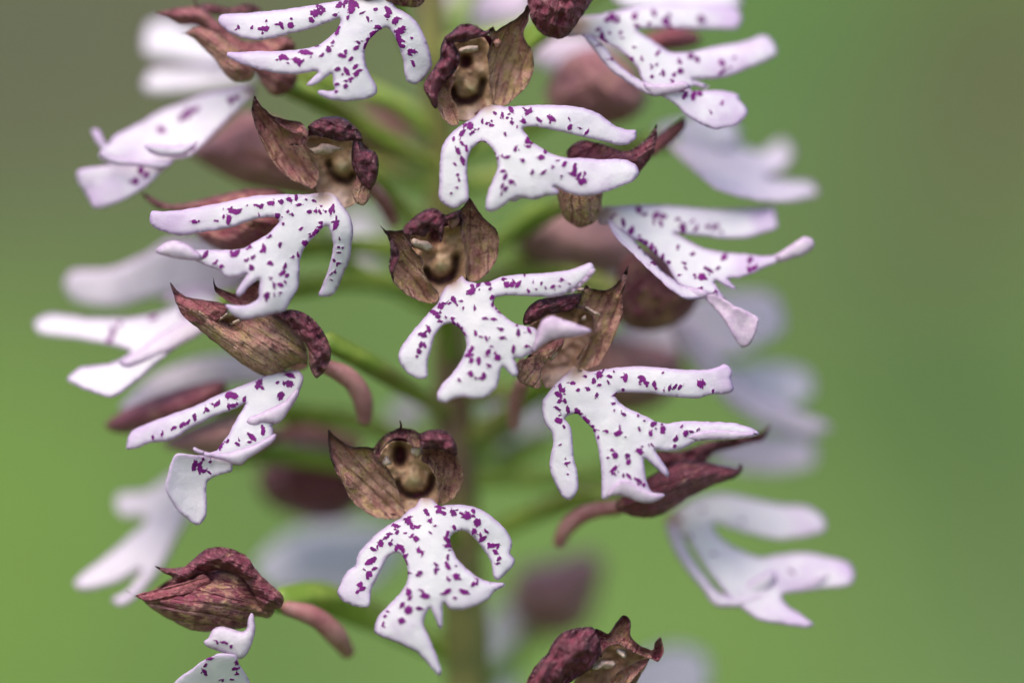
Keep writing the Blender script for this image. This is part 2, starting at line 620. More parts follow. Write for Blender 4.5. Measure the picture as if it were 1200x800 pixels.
def blob(name, win, u, v, ru, rv, rot, d, mat, parent, flat=0.6, seed=1):
    """small fleshy lobe: a lumpy ellipsoid"""
    cx, cy = win[0] + u / win[2], win[1] + v / win[2]
    a, b = ru / win[2], rv / win[2]
    verts, faces = [], []
    nu, nv = 16, 9
    ca, sa = math.cos(R(rot)), math.sin(R(rot))
    for j in range(nv + 1):
        ph = math.pi * j / nv
        for i in range(nu):
            th = 2 * math.pi * i / nu
            x, y, z = math.sin(ph) * math.cos(th), math.sin(ph) * math.sin(th), math.cos(ph)
            k = 1 + 0.22 * mnoise.noise(Vector((x * 1.5, y * 1.5, z * 1.5 + seed * 5)))
            X, Y = x * a * k, y * b * k
            verts.append(P(cx + X * ca - Y * sa, cy + X * sa + Y * ca, d - z * min(a, b) * flat * 0.08))
    for j in range(nv):
        for i in range(nu):
            faces.append((j * nu + i, j * nu + (i + 1) % nu, (j + 1) * nu + (i + 1) % nu, (j + 1) * nu + i))
    return link_mesh(name, verts, faces, mat, parent)


# ------------------------------------------------------------------ setting: the bank of the meadow behind
def mat_meadow():
    m, t = new_mat('meadow_turf')
    b = NB(t)
    g = b.geo()
    n1 = b.noise(2.2, 5, 0.6, g)
    n2 = b.noise(0.8, 3, 0.5, g)
    n3 = b.noise(14, 4, 0.6, g)
    col = b.mix(b.mr(n1, 0.3, 0.7), (0.062, 0.108, 0.030), (0.085, 0.145, 0.036))
    col = b.mix(b.mr(n2, 0.40, 0.62), col, (0.095, 0.165, 0.038))
    sep = b.n('ShaderNodeSeparateXYZ')
    b.l(g, sep.inputs[0])

    def spot(cx, cz, rx, rz, color, k, col):
        dx = b.math('DIVIDE', b.math('SUBTRACT', sep.outputs[0], cx), rx)
        dz = b.math('DIVIDE', b.math('SUBTRACT', sep.outputs[2], cz), rz)
        r2 = b.math('ADD', b.math('MULTIPLY', dx, dx), b.math('MULTIPLY', dz, dz))
        r2 = b.math('ADD', r2, b.math('MULTIPLY', b.math('SUBTRACT', n1, 0.5), 1.2))
        return b.mix(b.math('MULTIPLY', b.mr(r2, 0.15, 1.5, 1, 0), k), col, color)
    for s_ in MEADOW_PATCHES:
        col = spot(*s_, col)
    col = b.mix(b.math('MULTIPLY', b.mr(n3, 0.45, 0.7), 0.35), col, (0.05, 0.075, 0.02))
    col = b.mix(0.2, col, (0.022, 0.045, 0.010))
    b.finish(col, 0.8, n3, 0.4, 0.03, 0.0, 0.2)
    return m


# patches of dry litter, lush grass and moss on the bank: x, z, radii, colour, strength
MEADOW_PATCHES = [
    (-0.32, 0.58, 0.30, 0.19, (0.075, 0.072, 0.044), 0.97),
    (-0.10, 0.60, 0.20, 0.10, (0.085, 0.085, 0.048), 0.8),
    (0.34, 0.56, 0.10, 0.12, (0.065, 0.055, 0.030), 0.95),
    (0.26, 0.455, 0.16, 0.05, (0.105, 0.095, 0.052), 0.8),
    (-0.34, 0.22, 0.16, 0.16, (0.115, 0.205, 0.034), 0.9),
    (0.08, 0.19, 0.18, 0.10, (0.115, 0.20, 0.042), 0.8),
    (0.27, 0.36, 0.12, 0.07, (0.048, 0.092, 0.028), 0.9),
    (0.30, 0.26, 0.12, 0.04, (0.050, 0.080, 0.026), 0.7),
    (0.30, 0.18, 0.10, 0.07, (0.085, 0.135, 0.050), 0.8),
    (0.17, 0.56, 0.10, 0.10, (0.055, 0.135, 0.033), 0.9),
]


def build_meadow():
    xs = np.linspace(-9, 9, 121)
    ys = np.concatenate([np.linspace(-3, 0.9, 24), np.linspace(1.0, 3.2, 60), np.linspace(3.4, 14, 30)])
    verts, faces = [], []
    for y in ys:
        for x in xs:
            t = min(max((y - 1.0) / 1.6, 0), 1)
            s = t * t * (3 - 2 * t)
            z = 1.5 * s + max(0, y - 2.4) * 0.12
            z += 0.035 * mnoise.fractal(Vector((x * 2.2, y * 2.2, 3)), 1, 2, 4)
            verts.append((x, y, z))
    nx = len(xs)
    for j in range(len(ys) - 1):
        for i in range(nx - 1):
            faces.append((j * nx + i, j * nx + i + 1, (j + 1) * nx + i + 1, (j + 1) * nx + i))
    o = link_mesh('meadow', verts, faces, mat_meadow())
    o['kind'] = 'structure'
    return o


meadow = build_meadow()


def bank_z(x, y):
    t = min(max((y - 1.0) / 1.6, 0), 1)
    s = t * t * (3 - 2 * t)
    return 1.5 * s + max(0, y - 2.4) * 0.12 + 0.035 * mnoise.fractal(Vector((x * 2.2, y * 2.2, 3)), 1, 2, 4)


def build_grass():
    r = random.Random(4)
    v, f = [], []
    for i in range(3500):
        y = r.uniform(0.9, 3.2)
        x = r.uniform(-1.5, 1.5)
        z = bank_z(x, y) - 0.01
        h = r.uniform(0.03, 0.09)
        a = r.uniform(0, math.pi)
        wd = r.uniform(0.0015, 0.003)
        lx, ly = r.uniform(-0.5, 0.5) * h, r.uniform(-0.6, 0.2) * h
        dx, dy = math.cos(a) * wd, math.sin(a) * wd
        o = len(v)
        v += [(x - dx, y - dy, z), (x + dx, y + dy, z), (x + dx * .7 + lx * .4, y + dy * .7 + ly * .4, z + h * .6),
              (x - dx * .7 + lx * .4, y - dy * .7 + ly * .4, z + h * .6), (x + lx, y + ly, z + h)]
        f += [(o, o + 1, o + 2, o + 3), (o + 3, o + 2, o + 4)]
    g = link_mesh('grass', v, f, M['turfblade'])
    g['kind'] = 'stuff'
    g['label'] = 'short green grass growing over the bank behind the orchid'
    g['category'] = 'grass'


M['turfblade'] = mat_simple('grass_blade', (0.06, 0.10, 0.028), (0.095, 0.155, 0.036), 6, 0.55, 0.2, c3=(0.08, 0.08, 0.04), bscale=50)
build_grass()

# ------------------------------------------------------------------ the orchid
spike = bpy.data.objects.new('orchid_spike', None)
C.objects.link(spike)
spike.location = (-0.0048, 0.015, 0.0)
spike['label'] = 'orchid flower spike with purple-spotted white lips and dark wine-brown hoods on a green stem'
spike['category'] = 'orchid'
bpy.context.view_layer.update()


def own(o, parent):
    o.parent = parent
    if parent is spike:
        o.matrix_parent_inverse = spike.matrix_world.inverted()


STEM_D = 15.0


def stem_x(py):
    return 506 + 42 * min(1.15, max(-0.2, py / 800.0))


st_path, st_r = [], []
for py in range(-260, 5301, 140):
    st_path.append((stem_x(py), py, STEM_D + 0.5 * math.sin(py / 170)))
    st_r.append(17 + 12 * min(1, max(0, py / 800)) if py < 900 else 32 + (py - 900) / 600)
stem = tube('stem', st_path, st_r, M['stem'], None, seg=22, ribs=5, ribamp=0.05, twist=2.0)
own(stem, spike)


class Flower:
    """one flower: its ovary is the part's own mesh, everything else a sub-part of it"""
    count = 0

    def __init__(s, ovary, rad=(7, 9, 8), label=None):
        Flower.count += 1
        s.seed = Flower.count * 11
        rad = tuple(r_ * 1.3 for r_ in rad)
        s.ob = tube('flower', ovary, rad if len(rad) == len(ovary) else np.interp(np.linspace(0, 1, len(ovary)), np.linspace(0, 1, len(rad)), rad),
                    M['ovary'], None, ribs=3, ribamp=0.12, twist=4.0)
        own(s.ob, spike)
        if label:
            s.ob['label'] = label

    def nxt(s):
        s.seed += 1
        return s.seed

    def lip(s, polys, **kw):
        g = Geo()
        for p in polys:
            k = dict(kw)
            k.setdefault('bulge', -0.2)
            k.setdefault('bw', 9.0)
            k.update(p[2] if len(p) > 2 else {})
            patch(g, p[0], p[1], seed=s.nxt(), **k)
        return g.build('lip', M['lip'], s.ob)

    def sepal(s, win, pts, axis, tone=0.0, red=0.0, rim=0.9, pale=0.0, name='sepal', wash=0.0, **kw):
        g = Geo()
        k = dict(er=0.18, back=0.25, ew=3.0, rough=0.35, rscale=0.06, grid=3.0, ridges=0.4, jit=0.9, curl=0.55)
        if tone >= 0.8:
            k.update(rough=0.55, rscale=0.11, ridges=0.5, grid=2.4)
        k.update(kw)
        k['bulge'] = k.get('bulge', 0) * 2.2
        k['bw'] = k.get('bw', 12) * 1.3
        k['lift'] = k.get('lift', 0) * 1.5
        patch(g, win, pts, axis=axis, const={'tone': tone, 'red': red, 'rim': rim, 'pale': pale, 'wash': wash}, seed=s.nxt(), **k)
        return g.build(name, M['hood'], s.ob)

    def throat(s, win, pts, **kw):
        g = Geo()
        k = dict(er=0.1, back=0.5, ew=3.0, rough=0.5, rscale=0.07, grid=2.6, bulge=1.2, bw=10, jit=0.6)
        k.update(kw)
        patch(g, win, pts, seed=s.nxt(), **k)
        return g.build('throat', M['throat'], s.ob)

    def petal(s, win, u, v, ru, rv, rot, d, mat='cream'):
        r_ = random.Random(s.nxt())
        ca, sa = math.cos(R(rot)), math.sin(R(rot))
        pts = []
        for i in range(11):
            th = 2 * math.pi * i / 11
            k = r_.uniform(0.72, 1.12)
            x, y = ru * k * math.cos(th), rv * k * math.sin(th)
            pts.append((u + x * ca - y * sa, v + x * sa + y * ca))
        g = Geo()
        patch(g, win, pts, d=d + 0.25, bulge=-0.45, bw=4, er=0.25, ew=4, back=0.4, grid=2.2, rough=0.3, rscale=0.2, jit=0.8,
              grad=(r_.uniform(-2, 2), r_.uniform(-1, 3)), seed=s.seed)
        return g.build('petal', M[mat], s.ob)

    def spur(s, path, rad):
        return tube('spur', path, rad, M['spur'], s.ob)


def pairs(*a):
    return [(a[i], a[i + 1]) for i in range(0, len(a), 2)]


def tri(*a):
    return [(a[i], a[i + 1], a[i + 2]) for i in range(0, len(a), 3)]

# ---------------- flower whose hood shows its open face under the wine bud, top of the spike (lip: two drooping arms)
wl, wh = (500, 110, 4.615), (490, 0, 5.333)
f = Flower([(552, 95, 4.5), (560, 130, 7), (548, 165, 11), (522, 210, 15)], (9, 9, 8, 8), 'flower with a gaping brown face and lip arms spread to the right')
f.sepal(wh, pairs(150, 270, 230, 190, 330, 170, 450, 220, 600, 160, 680, 280, 690, 440, 600, 590, 480, 650, 300, 740, 180, 740, 130, 640, 90, 560, 140, 420), pairs(400, 700, 400, 180), tone=0.75, rim=0.2, d=2.6, bulge=0.9, bw=14, back=0.8, ew=8, name='hood')
f.throat(wh, pairs(200, 270, 260, 255, 400, 230, 455, 320, 475, 480, 475, 640, 430, 710, 340, 750, 250, 755, 180, 690, 150, 600, 200, 500, 250, 400, 245, 320),
         d=1.6, groove=pairs(212, 555, 218, 600, 260, 635, 325, 632, 385, 592, 408, 510), slot=(297, 385, 42, 45), knob=(330, 555, 42), neck=(330, 740, 10, -0.2))
f.sepal(wh, pairs(470, 165, 440, 205, 460, 260, 432, 330, 440, 430, 450, 560, 470, 640, 505, 668, 560, 652, 620, 600, 680, 540, 716, 460, 722, 380, 710, 310, 665, 250, 663, 190, 690, 130, 697, 70, 685, 32, 650, 85, 590, 130, 530, 165, 485, 195),
        pairs(480, 600, 685, 35), tone=0.12, rim=0.8, pale=0.5, d=0.3, lift=1.0, bulge=0.9, bw=12)
f.sepal(wh, pairs(120, 600, 115, 660, 150, 730, 200, 785, 250, 780, 258, 720, 240, 660, 212, 620, 205, 560, 235, 490, 200, 485, 150, 540),
        pairs(240, 760, 160, 500), tone=0.1, rim=0.15, pale=0.9, d=0.6, bulge=0.3, bw=6, name='sepal_margin')
f.sepal(wh, pairs(165, 245, 140, 300, 135, 360, 95, 430, 45, 500, 38, 560, 70, 630, 110, 682, 122, 640, 120, 590, 150, 530, 200, 480, 240, 430, 264, 370, 245, 310, 205, 268),
        pairs(110, 680, 190, 250), tone=0.95, d=0.3, bulge=-1.0, bw=9, ridges=0.45)
f.sepal(wh, pairs(165, 240, 210, 195, 260, 158, 310, 150, 365, 162, 420, 195, 470, 165, 440, 215, 380, 238, 330, 255, 270, 268, 225, 272, 250, 312, 200, 285),
        pairs(170, 280, 440, 190), tone=0.95, d=-0.1, bulge=-0.8, bw=8, name='dorsal_sepal')
f.petal(wh, 318, 310, 72, 27, -8, 0.9)
f.petal(wh, 495, 270, 30, 36, 20, 0.5, 'pinkpetal')
f.lip([(wl, pairs(300, 80, 265, 118, 215, 150, 150, 195, 105, 245, 80, 300, 70, 380, 68, 470, 66, 560, 90, 595, 150, 620, 205, 590, 228, 560, 222, 480, 220, 400, 222, 350, 240, 305, 270, 275, 300, 258, 335, 275, 365, 315, 380, 360, 380, 410, 360, 460, 335, 520, 320, 580, 320, 625, 350, 638, 400, 615, 450, 580, 500, 555, 570, 572, 640, 552, 700, 547, 717, 527, 690, 500, 760, 535, 830, 553, 900, 548, 970, 530, 1050, 500, 1120, 470, 1148, 430, 1135, 385, 1090, 360, 1020, 352, 940, 355, 850, 348, 760, 345, 680, 325, 620, 290, 570, 260, 540, 220, 520, 190, 545, 178, 610, 182, 700, 200, 790, 220, 880, 242, 960, 258, 1030, 278, 1085, 275, 1130, 245, 1135, 200, 1110, 195, 1060, 188, 1010, 165, 950, 120, 880, 85, 800, 68, 700, 60, 600, 60, 500, 65, 430, 68, 385, 62, 345, 60),
       dict(ctrl=tri(340, 150, 0.3, 130, 300, -0.5, 150, 600, -1.0, 450, 350, -1.2, 360, 590, -1.6, 1100, 430, -0.2, 750, 430, -1.0, 700, 120, 0, 1100, 230, 1.2), neck=(330, 62, 9, 0.5),
            spots=tri(455, 85, 16, 550, 98, 18, 540, 92, 12, 605, 140, 14, 678, 135, 16, 662, 128, 12, 525, 148, 14, 770, 135, 7, 775, 182, 15, 828, 185, 7, 865, 210, 12, 370, 105, 10, 410, 115, 12, 435, 130, 8, 460, 155, 12, 300, 150, 10, 325, 160, 9, 350, 170, 12, 235, 175, 18, 210, 170, 10, 192, 213, 18, 247, 210, 12, 145, 245, 10, 190, 267, 12, 168, 308, 17, 215, 300, 12, 193, 358, 19, 152, 378, 8, 168, 438, 9, 174, 465, 9, 165, 508, 7, 133, 537, 9, 290, 265, 10, 310, 262, 10, 330, 285, 12, 345, 305, 12, 360, 325, 13, 375, 350, 10, 425, 220, 10, 480, 300, 12, 437, 342, 14, 520, 362, 13, 570, 425, 13, 632, 425, 14, 415, 418, 12, 425, 450, 15, 457, 475, 16, 408, 500, 14, 425, 515, 14, 405, 540, 9, 545, 250, 16, 550, 285, 12, 565, 265, 9, 620, 345, 17, 640, 312, 12, 745, 380, 14, 713, 360, 6, 685, 392, 8, 730, 445, 8, 800, 420, 20, 825, 440, 14, 843, 472, 22, 855, 428, 9, 805, 380, 8, 785, 430, 12, 280, 190, 7, 400, 130, 6, 490, 180, 6))),
       (wl, pairs(470, 440, 520, 432, 575, 470, 640, 505, 700, 530, 640, 556, 580, 574, 520, 566, 470, 585, 440, 560, 452, 500), dict(d=-1.35, const={'lil': 0.45}, er=0.1, back=0.1, bulge=0.2, bw=6))])

# ---------------- flower in the middle of the spike, facing the viewer
wl, wh = (455, 300, 4.444), (440, 230, 5.333)
f = Flower([(515, 310, 4.5), (520, 345, 8), (524, 390, 12), (530, 430, 15)], (9, 9, 8, 8), 'flower at the middle of the spike with a lilac lip flap turned over')
f.sepal(wh, pairs(100, 240, 200, 200, 300, 110, 420, 120, 560, 90, 690, 180, 740, 300, 690, 460, 580, 540, 400, 640, 250, 620, 130, 520, 105, 380), pairs(420, 620, 420, 110), tone=0.75, rim=0.2, d=2.6, bulge=0.9, bw=14, back=0.8, ew=8, name='hood')
f.throat(wh, pairs(215, 255, 300, 235, 440, 190, 540, 190, 565, 330, 570, 480, 540, 590, 440, 640, 370, 640, 285, 510, 235, 380),
         d=1.6, groove=pairs(312, 465, 335, 510, 395, 535, 460, 515, 500, 465, 508, 390), slot=(375, 245, 42, 52), knob=(410, 435, 42), neck=(430, 640, 10, -0.2))
f.sepal(wh, pairs(28, 175, 60, 208, 110, 215, 180, 213, 215, 260, 232, 330, 292, 400, 300, 470, 340, 540, 392, 600, 384, 662, 330, 668, 250, 645, 180, 605, 130, 560, 100, 510, 85, 450, 90, 380, 95, 320, 80, 260, 50, 215),
        pairs(380, 610, 40, 190), tone=0.12, rim=0.9, pale=0.45, d=0.2, lift=0.8, bulge=0.9, bw=12)
f.sepal(wh, pairs(78, 250, 98, 320, 92, 380, 84, 450, 100, 512, 118, 550, 112, 500, 122, 450, 150, 380, 140, 330, 105, 280), pairs(110, 550, 80, 250), tone=1, d=-0.15, bulge=-0.4, bw=4, name='sepal_margin')
f.sepal(wh, pairs(585, 8, 560, 50, 520, 100, 540, 150, 530, 210, 550, 300, 560, 400, 565, 490, 600, 537, 650, 522, 712, 470, 762, 380, 772, 280, 752, 200, 690, 150, 650, 100, 620, 50),
        pairs(590, 500, 590, 20), tone=0.16, rim=0.8, pale=0.35, d=0.2, lift=1.0, bulge=0.6, bw=10, ridges=0.5)
f.sepal(wh, pairs(170, 210, 195, 170, 240, 130, 290, 95, 350, 72, 400, 85, 440, 125, 470, 110, 530, 80, 525, 130, 440, 160, 425, 230, 405, 290, 380, 210, 340, 200, 310, 250, 230, 242, 200, 245),
        pairs(200, 240, 420, 110), tone=0.9, d=-0.2, bulge=-0.8, bw=8, name='dorsal_sepal')
f.petal(wh, 290, 305, 82, 38, 12, 0.7)
f.petal(wh, 488, 165, 42, 50, 20, 0.3, 'pinkpetal')
f.petal(wh, 395, 165, 30, 56, -10, 0.0, 'pinkpetal')
f.lip([(wl, pairs(310, 150, 280, 185, 260, 238, 215, 290, 165, 345, 115, 405, 75, 460, 52, 510, 60, 560, 100, 610, 150, 638, 190, 640, 205, 620, 205, 560, 225, 480, 245, 410, 280, 365, 320, 350, 365, 370, 395, 410, 408, 460, 395, 510, 370, 560, 325, 620, 280, 665, 255, 715, 260, 755, 300, 765, 340, 745, 390, 735, 450, 745, 510, 735, 560, 690, 580, 640, 585, 590, 600, 575, 620, 600, 655, 630, 675, 620, 672, 580, 660, 530, 690, 535, 730, 515, 770, 480, 800, 450, 770, 380, 720, 365, 660, 350, 610, 315, 580, 290, 550, 250, 560, 215, 620, 205, 700, 208, 780, 212, 850, 215, 920, 200, 980, 160, 1040, 110, 1075, 70, 1055, 35, 1010, 50, 950, 70, 870, 82, 780, 90, 690, 95, 600, 105, 530, 130, 470, 140, 410, 130, 385, 105, 350, 130),
       dict(ctrl=tri(370, 200, 0.3, 100, 540, -0.6, 480, 400, -1.0, 320, 720, -1.5, 540, 650, -1.5, 760, 430, -1.0, 700, 150, -0.4, 1040, 70, -0.9), neck=(335, 135, 9, 0.5),
            spots=tri(600, 120, 9, 615, 148, 16, 645, 148, 14, 675, 148, 16, 710, 100, 6, 755, 135, 5, 798, 142, 9, 820, 167, 6, 857, 160, 12, 893, 157, 7, 907, 122, 10, 945, 145, 6, 730, 183, 9, 770, 172, 6, 435, 185, 20, 470, 150, 14, 515, 140, 18, 530, 170, 10, 425, 195, 10, 540, 215, 12, 548, 245, 12, 565, 270, 11, 585, 292, 10, 600, 300, 6, 340, 225, 16, 320, 245, 9, 350, 245, 8, 380, 235, 7, 390, 270, 7, 275, 260, 18, 290, 245, 9, 240, 295, 18, 225, 290, 10, 260, 315, 14, 270, 340, 10, 300, 320, 7, 210, 378, 14, 180, 410, 18, 195, 395, 8, 170, 460, 14, 190, 465, 12, 160, 495, 15, 150, 522, 9, 335, 325, 10, 340, 345, 11, 365, 360, 11, 380, 380, 12, 393, 402, 10, 450, 270, 9, 503, 325, 11, 550, 328, 11, 590, 382, 12, 595, 425, 13, 455, 405, 11, 480, 420, 9, 510, 428, 10, 670, 360, 8, 677, 398, 17, 733, 387, 13, 652, 485, 16, 720, 470, 11, 520, 498, 15, 570, 528, 17, 538, 470, 8, 430, 490, 16, 418, 515, 14, 432, 545, 13, 470, 545, 15, 527, 570, 10, 430, 615, 15, 455, 635, 9, 480, 635, 9, 498, 622, 15, 370, 645, 10))),
       (wl, pairs(735, 512, 755, 475, 778, 385, 800, 335, 850, 310, 900, 325, 960, 345, 1010, 365, 1062, 385, 1035, 405, 960, 422, 890, 427, 830, 447, 780, 482), dict(d=-1.9, const={'lil': 0.85}, grad=(0, 0.8), bulge=-0.5, bw=8, er=0.15, back=0.15)),
       (wl, pairs(935, 195, 985, 155, 1025, 110, 1060, 65, 1078, 70, 1060, 105, 1010, 152, 965, 188), dict(d=-1.6, const={'lil': 0.8}, er=0.1, back=0.1))])

# ---------------- flower at the foot of the group, symmetrical
wl, wh = (390, 580, 3.636), (380, 490, 6.154)
f = Flower([(478, 560, 4.5), (500, 590, 8), (525, 620, 12), (540, 650, 15)], (9, 9, 8, 8), 'flower with a smiling brown face and both lip arms hanging evenly')
f.sepal(wh, pairs(90, 180, 250, 230, 380, 200, 500, 110, 640, 110, 800, 110, 910, 180, 970, 340, 940, 520, 820, 600, 560, 690, 380, 680, 230, 580, 130, 400), pairs(560, 660, 560, 100), tone=0.75, rim=0.2, d=2.6, bulge=0.9, bw=14, back=0.8, ew=8, name='hood')
f.throat(wh, pairs(390, 260, 480, 170, 600, 170, 720, 220, 810, 350, 840, 480, 815, 620, 720, 690, 600, 690, 545, 600, 510, 500, 440, 400, 380, 330),
         d=1.5, groove=pairs(528, 470, 550, 520, 600, 552, 660, 560, 730, 540, 775, 490, 785, 420), slot=(545, 262, 42, 80), knob=(650, 455, 55), neck=(690, 700, 12, -0.2))
f.sepal(wh, pairs(24, 82, 70, 120, 130, 170, 200, 205, 270, 205, 350, 215, 380, 290, 450, 350, 500, 430, 530, 520, 560, 600, 582, 680, 520, 727, 430, 725, 340, 700, 260, 650, 190, 580, 150, 510, 110, 430, 70, 360, 45, 290, 30, 200),
        pairs(540, 620, 30, 100), tone=0.08, rim=0.9, pale=0.4, d=0.1, lift=1.2, bulge=0.6, bw=12)
f.sepal(wh, pairs(720, 230, 820, 222, 900, 243, 962, 290, 1002, 380, 992, 480, 950, 560, 890, 605, 830, 612, 820, 520, 800, 430, 760, 350, 700, 300),
        pairs(830, 600, 880, 240), tone=0.25, rim=0.3, pale=0.7, d=0.3, lift=0.6, bulge=1.0, bw=9)
f.sepal(wh, pairs(356, 245, 380, 180, 430, 120, 500, 85, 545, 68, 600, 73, 660, 90, 692, 130, 700, 205, 640, 215, 590, 150, 520, 140, 470, 165, 420, 215, 390, 285),
        pairs(520, 260, 545, 70), tone=0.42, rim=0.95, d=-0.1, bulge=0.4, bw=8, name='dorsal_sepal')
f.sepal(wh, pairs(688, 130, 720, 95, 790, 78, 860, 83, 912, 120, 952, 190, 955, 268, 890, 242, 820, 222, 740, 222, 700, 212),
        pairs(950, 240, 690, 150), tone=1.0, d=-0.2, bulge=-1.0, bw=7, ridges=0.6)
tube('filament', [(469, 503, 0.3), (470, 498, -0.2), (468.5, 493, -0.5)], (1.6, 1.3, 0.7), M['slot'], f.ob, seg=8, sub=3)
f.petal(wh, 452, 310, 36, 40, 0, 0.2)
f.petal(wh, 672, 235, 50, 46, 0, 0.2, 'cream')
f.lip([(wl, pairs(325, 60, 290, 95, 240, 125, 190, 160, 140, 210, 105, 255, 95, 300, 60, 325, 35, 370, 20, 420, 50, 455, 100, 475, 150, 475, 160, 450, 165, 400, 190, 350, 215, 300, 235, 262, 275, 245, 300, 262, 315, 300, 320, 350, 300, 400, 265, 440, 225, 480, 190, 520, 175, 575, 210, 605, 260, 620, 310, 645, 350, 660, 380, 690, 420, 735, 455, 770, 465, 750, 450, 700, 430, 650, 405, 590, 385, 550, 395, 510, 415, 480, 430, 510, 450, 560, 460, 570, 470, 550, 470, 460, 500, 485, 550, 490, 610, 470, 660, 445, 690, 410, 735, 385, 725, 372, 670, 368, 620, 350, 570, 310, 530, 270, 508, 220, 500, 180, 520, 158, 560, 152, 600, 180, 640, 230, 675, 290, 685, 350, 705, 362, 740, 330, 770, 300, 775, 270, 755, 245, 765, 200, 740, 150, 690, 100, 630, 60, 570, 42, 500, 40, 458, 46, 440, 34, 428, 16, 398, 8, 370, 16, 354, 46),
       dict(ctrl=tri(390, 110, 0.3, 90, 420, 0.2, 400, 300, -1.2, 240, 560, -1.4, 440, 740, -2.0, 650, 420, -1.2, 720, 250, 0.2, 560, 80, 0), neck=(400, 5, 9, 0.5),
            spots=tri(270, 130, 12, 275, 158, 10, 240, 165, 10, 228, 180, 11, 205, 205, 13, 172, 230, 12, 163, 280, 19, 178, 312, 9, 155, 335, 14, 148, 345, 9, 135, 317, 6, 118, 380, 11, 125, 398, 12, 105, 410, 9, 320, 110, 14, 335, 130, 10, 310, 100, 8, 358, 135, 10, 355, 185, 13, 335, 175, 7, 310, 160, 5, 245, 207, 10, 285, 220, 15, 270, 230, 9, 300, 235, 10, 308, 260, 11, 310, 285, 12, 320, 332, 9, 372, 240, 11, 365, 230, 7, 382, 250, 7, 372, 330, 12, 360, 340, 9, 440, 295, 9, 438, 322, 12, 450, 315, 6, 487, 190, 14, 488, 165, 11, 492, 215, 12, 490, 265, 10, 488, 300, 12, 525, 300, 5, 525, 345, 15, 535, 355, 10, 492, 357, 9, 487, 410, 14, 393, 428, 17, 325, 412, 14, 328, 438, 9, 290, 400, 8, 295, 467, 12, 323, 490, 17, 370, 482, 12, 293, 535, 15, 222, 515, 7, 235, 495, 6, 400, 75, 12, 415, 110, 8, 415, 160, 7, 436, 130, 6, 455, 60, 13, 470, 75, 12, 445, 70, 8, 512, 75, 15, 573, 88, 18, 550, 80, 8, 615, 115, 18, 518, 138, 10, 603, 152, 12, 640, 185, 14, 655, 155, 8, 630, 170, 8, 680, 215, 14, 665, 210, 9, 693, 242, 11, 708, 270, 9, 703, 290, 8, 560, 410, 16, 597, 380, 10, 615, 370, 8, 520, 437, 8, 215, 548, 9))),
       ])

# ---------------- flower turned to the left, wine hood with one tall pointed sepal
wl, wh = (165, 220, 4.615), (290, 100, 5.333)
f = Flower([(395, 195, 5.5), (430, 205, 8), (465, 240, 12), (515, 290, 15)], (9, 9, 8, 8), 'flower turned left with a tall pointed sepal and a dark knobbly cap')
f.sepal(wh, pairs(90, 180, 230, 240, 380, 280, 500, 220, 620, 230, 700, 330, 780, 440, 770, 600, 690, 700, 520, 720, 380, 620, 230, 530, 110, 350), pairs(520, 700, 400, 250), tone=0.75, rim=0.2, d=3.2, bulge=0.9, bw=14, back=0.8, ew=8, name='hood')
f.throat(wh, pairs(375, 325, 500, 320, 655, 345, 670, 500, 710, 600, 700, 720, 600, 770, 480, 730, 425, 650, 425, 500, 385, 420),
         d=2.2, groove=pairs(510, 495, 528, 550, 570, 588, 630, 600, 665, 565), knob=(590, 515, 50), neck=(570, 720, 13, -1.0))
f.sepal(wh, pairs(44, 66, 90, 130, 160, 190, 240, 215, 330, 235, 378, 290, 372, 350, 400, 440, 442, 520, 442, 600, 402, 652, 330, 612, 270, 592, 200, 530, 140, 450, 90, 360, 50, 260, 24, 160),
        pairs(420, 600, 45, 80), tone=0.2, red=0.30, rim=0.8, pale=0.35, d=0.6, lift=0.8, bulge=0.7, bw=11, ridges=0.4)
f.sepal(wh, pairs(160, 195, 240, 215, 330, 232, 380, 290, 365, 350, 320, 378, 265, 372, 320, 345, 345, 300, 300, 300, 220, 260), pairs(360, 340, 170, 200), tone=0.15, red=0.75, rim=0.9, d=0.1, bulge=0.3, bw=6, name='inner_sepal')
f.sepal(wh, pairs(375, 265, 410, 230, 470, 200, 540, 193, 610, 205, 660, 250, 700, 290, 722, 345, 660, 342, 590, 352, 500, 332, 420, 312),
        pairs(700, 330, 390, 270), tone=1.0, d=0.6, bulge=-1.0, bw=7, ridges=0.5, name='dorsal_sepal')
f.sepal(wh, pairs(665, 330, 700, 340, 730, 390, 800, 420, 822, 500, 806, 590, 770, 652, 740, 640, 700, 590, 660, 520, 648, 440),
        pairs(750, 630, 690, 340), tone=1.0, d=0.9, bulge=-1.1, bw=7, ridges=0.6)
f.sepal(wh, pairs(690, 560, 760, 640, 767, 700, 730, 748, 680, 735, 655, 650), pairs(700, 740, 720, 600), tone=0.2, pale=0.5, rim=0.4, d=1.2, bulge=-0.4, bw=5, name='sepal_margin')
f.petal(wh, 485, 402, 105, 34, -4, 1.2)
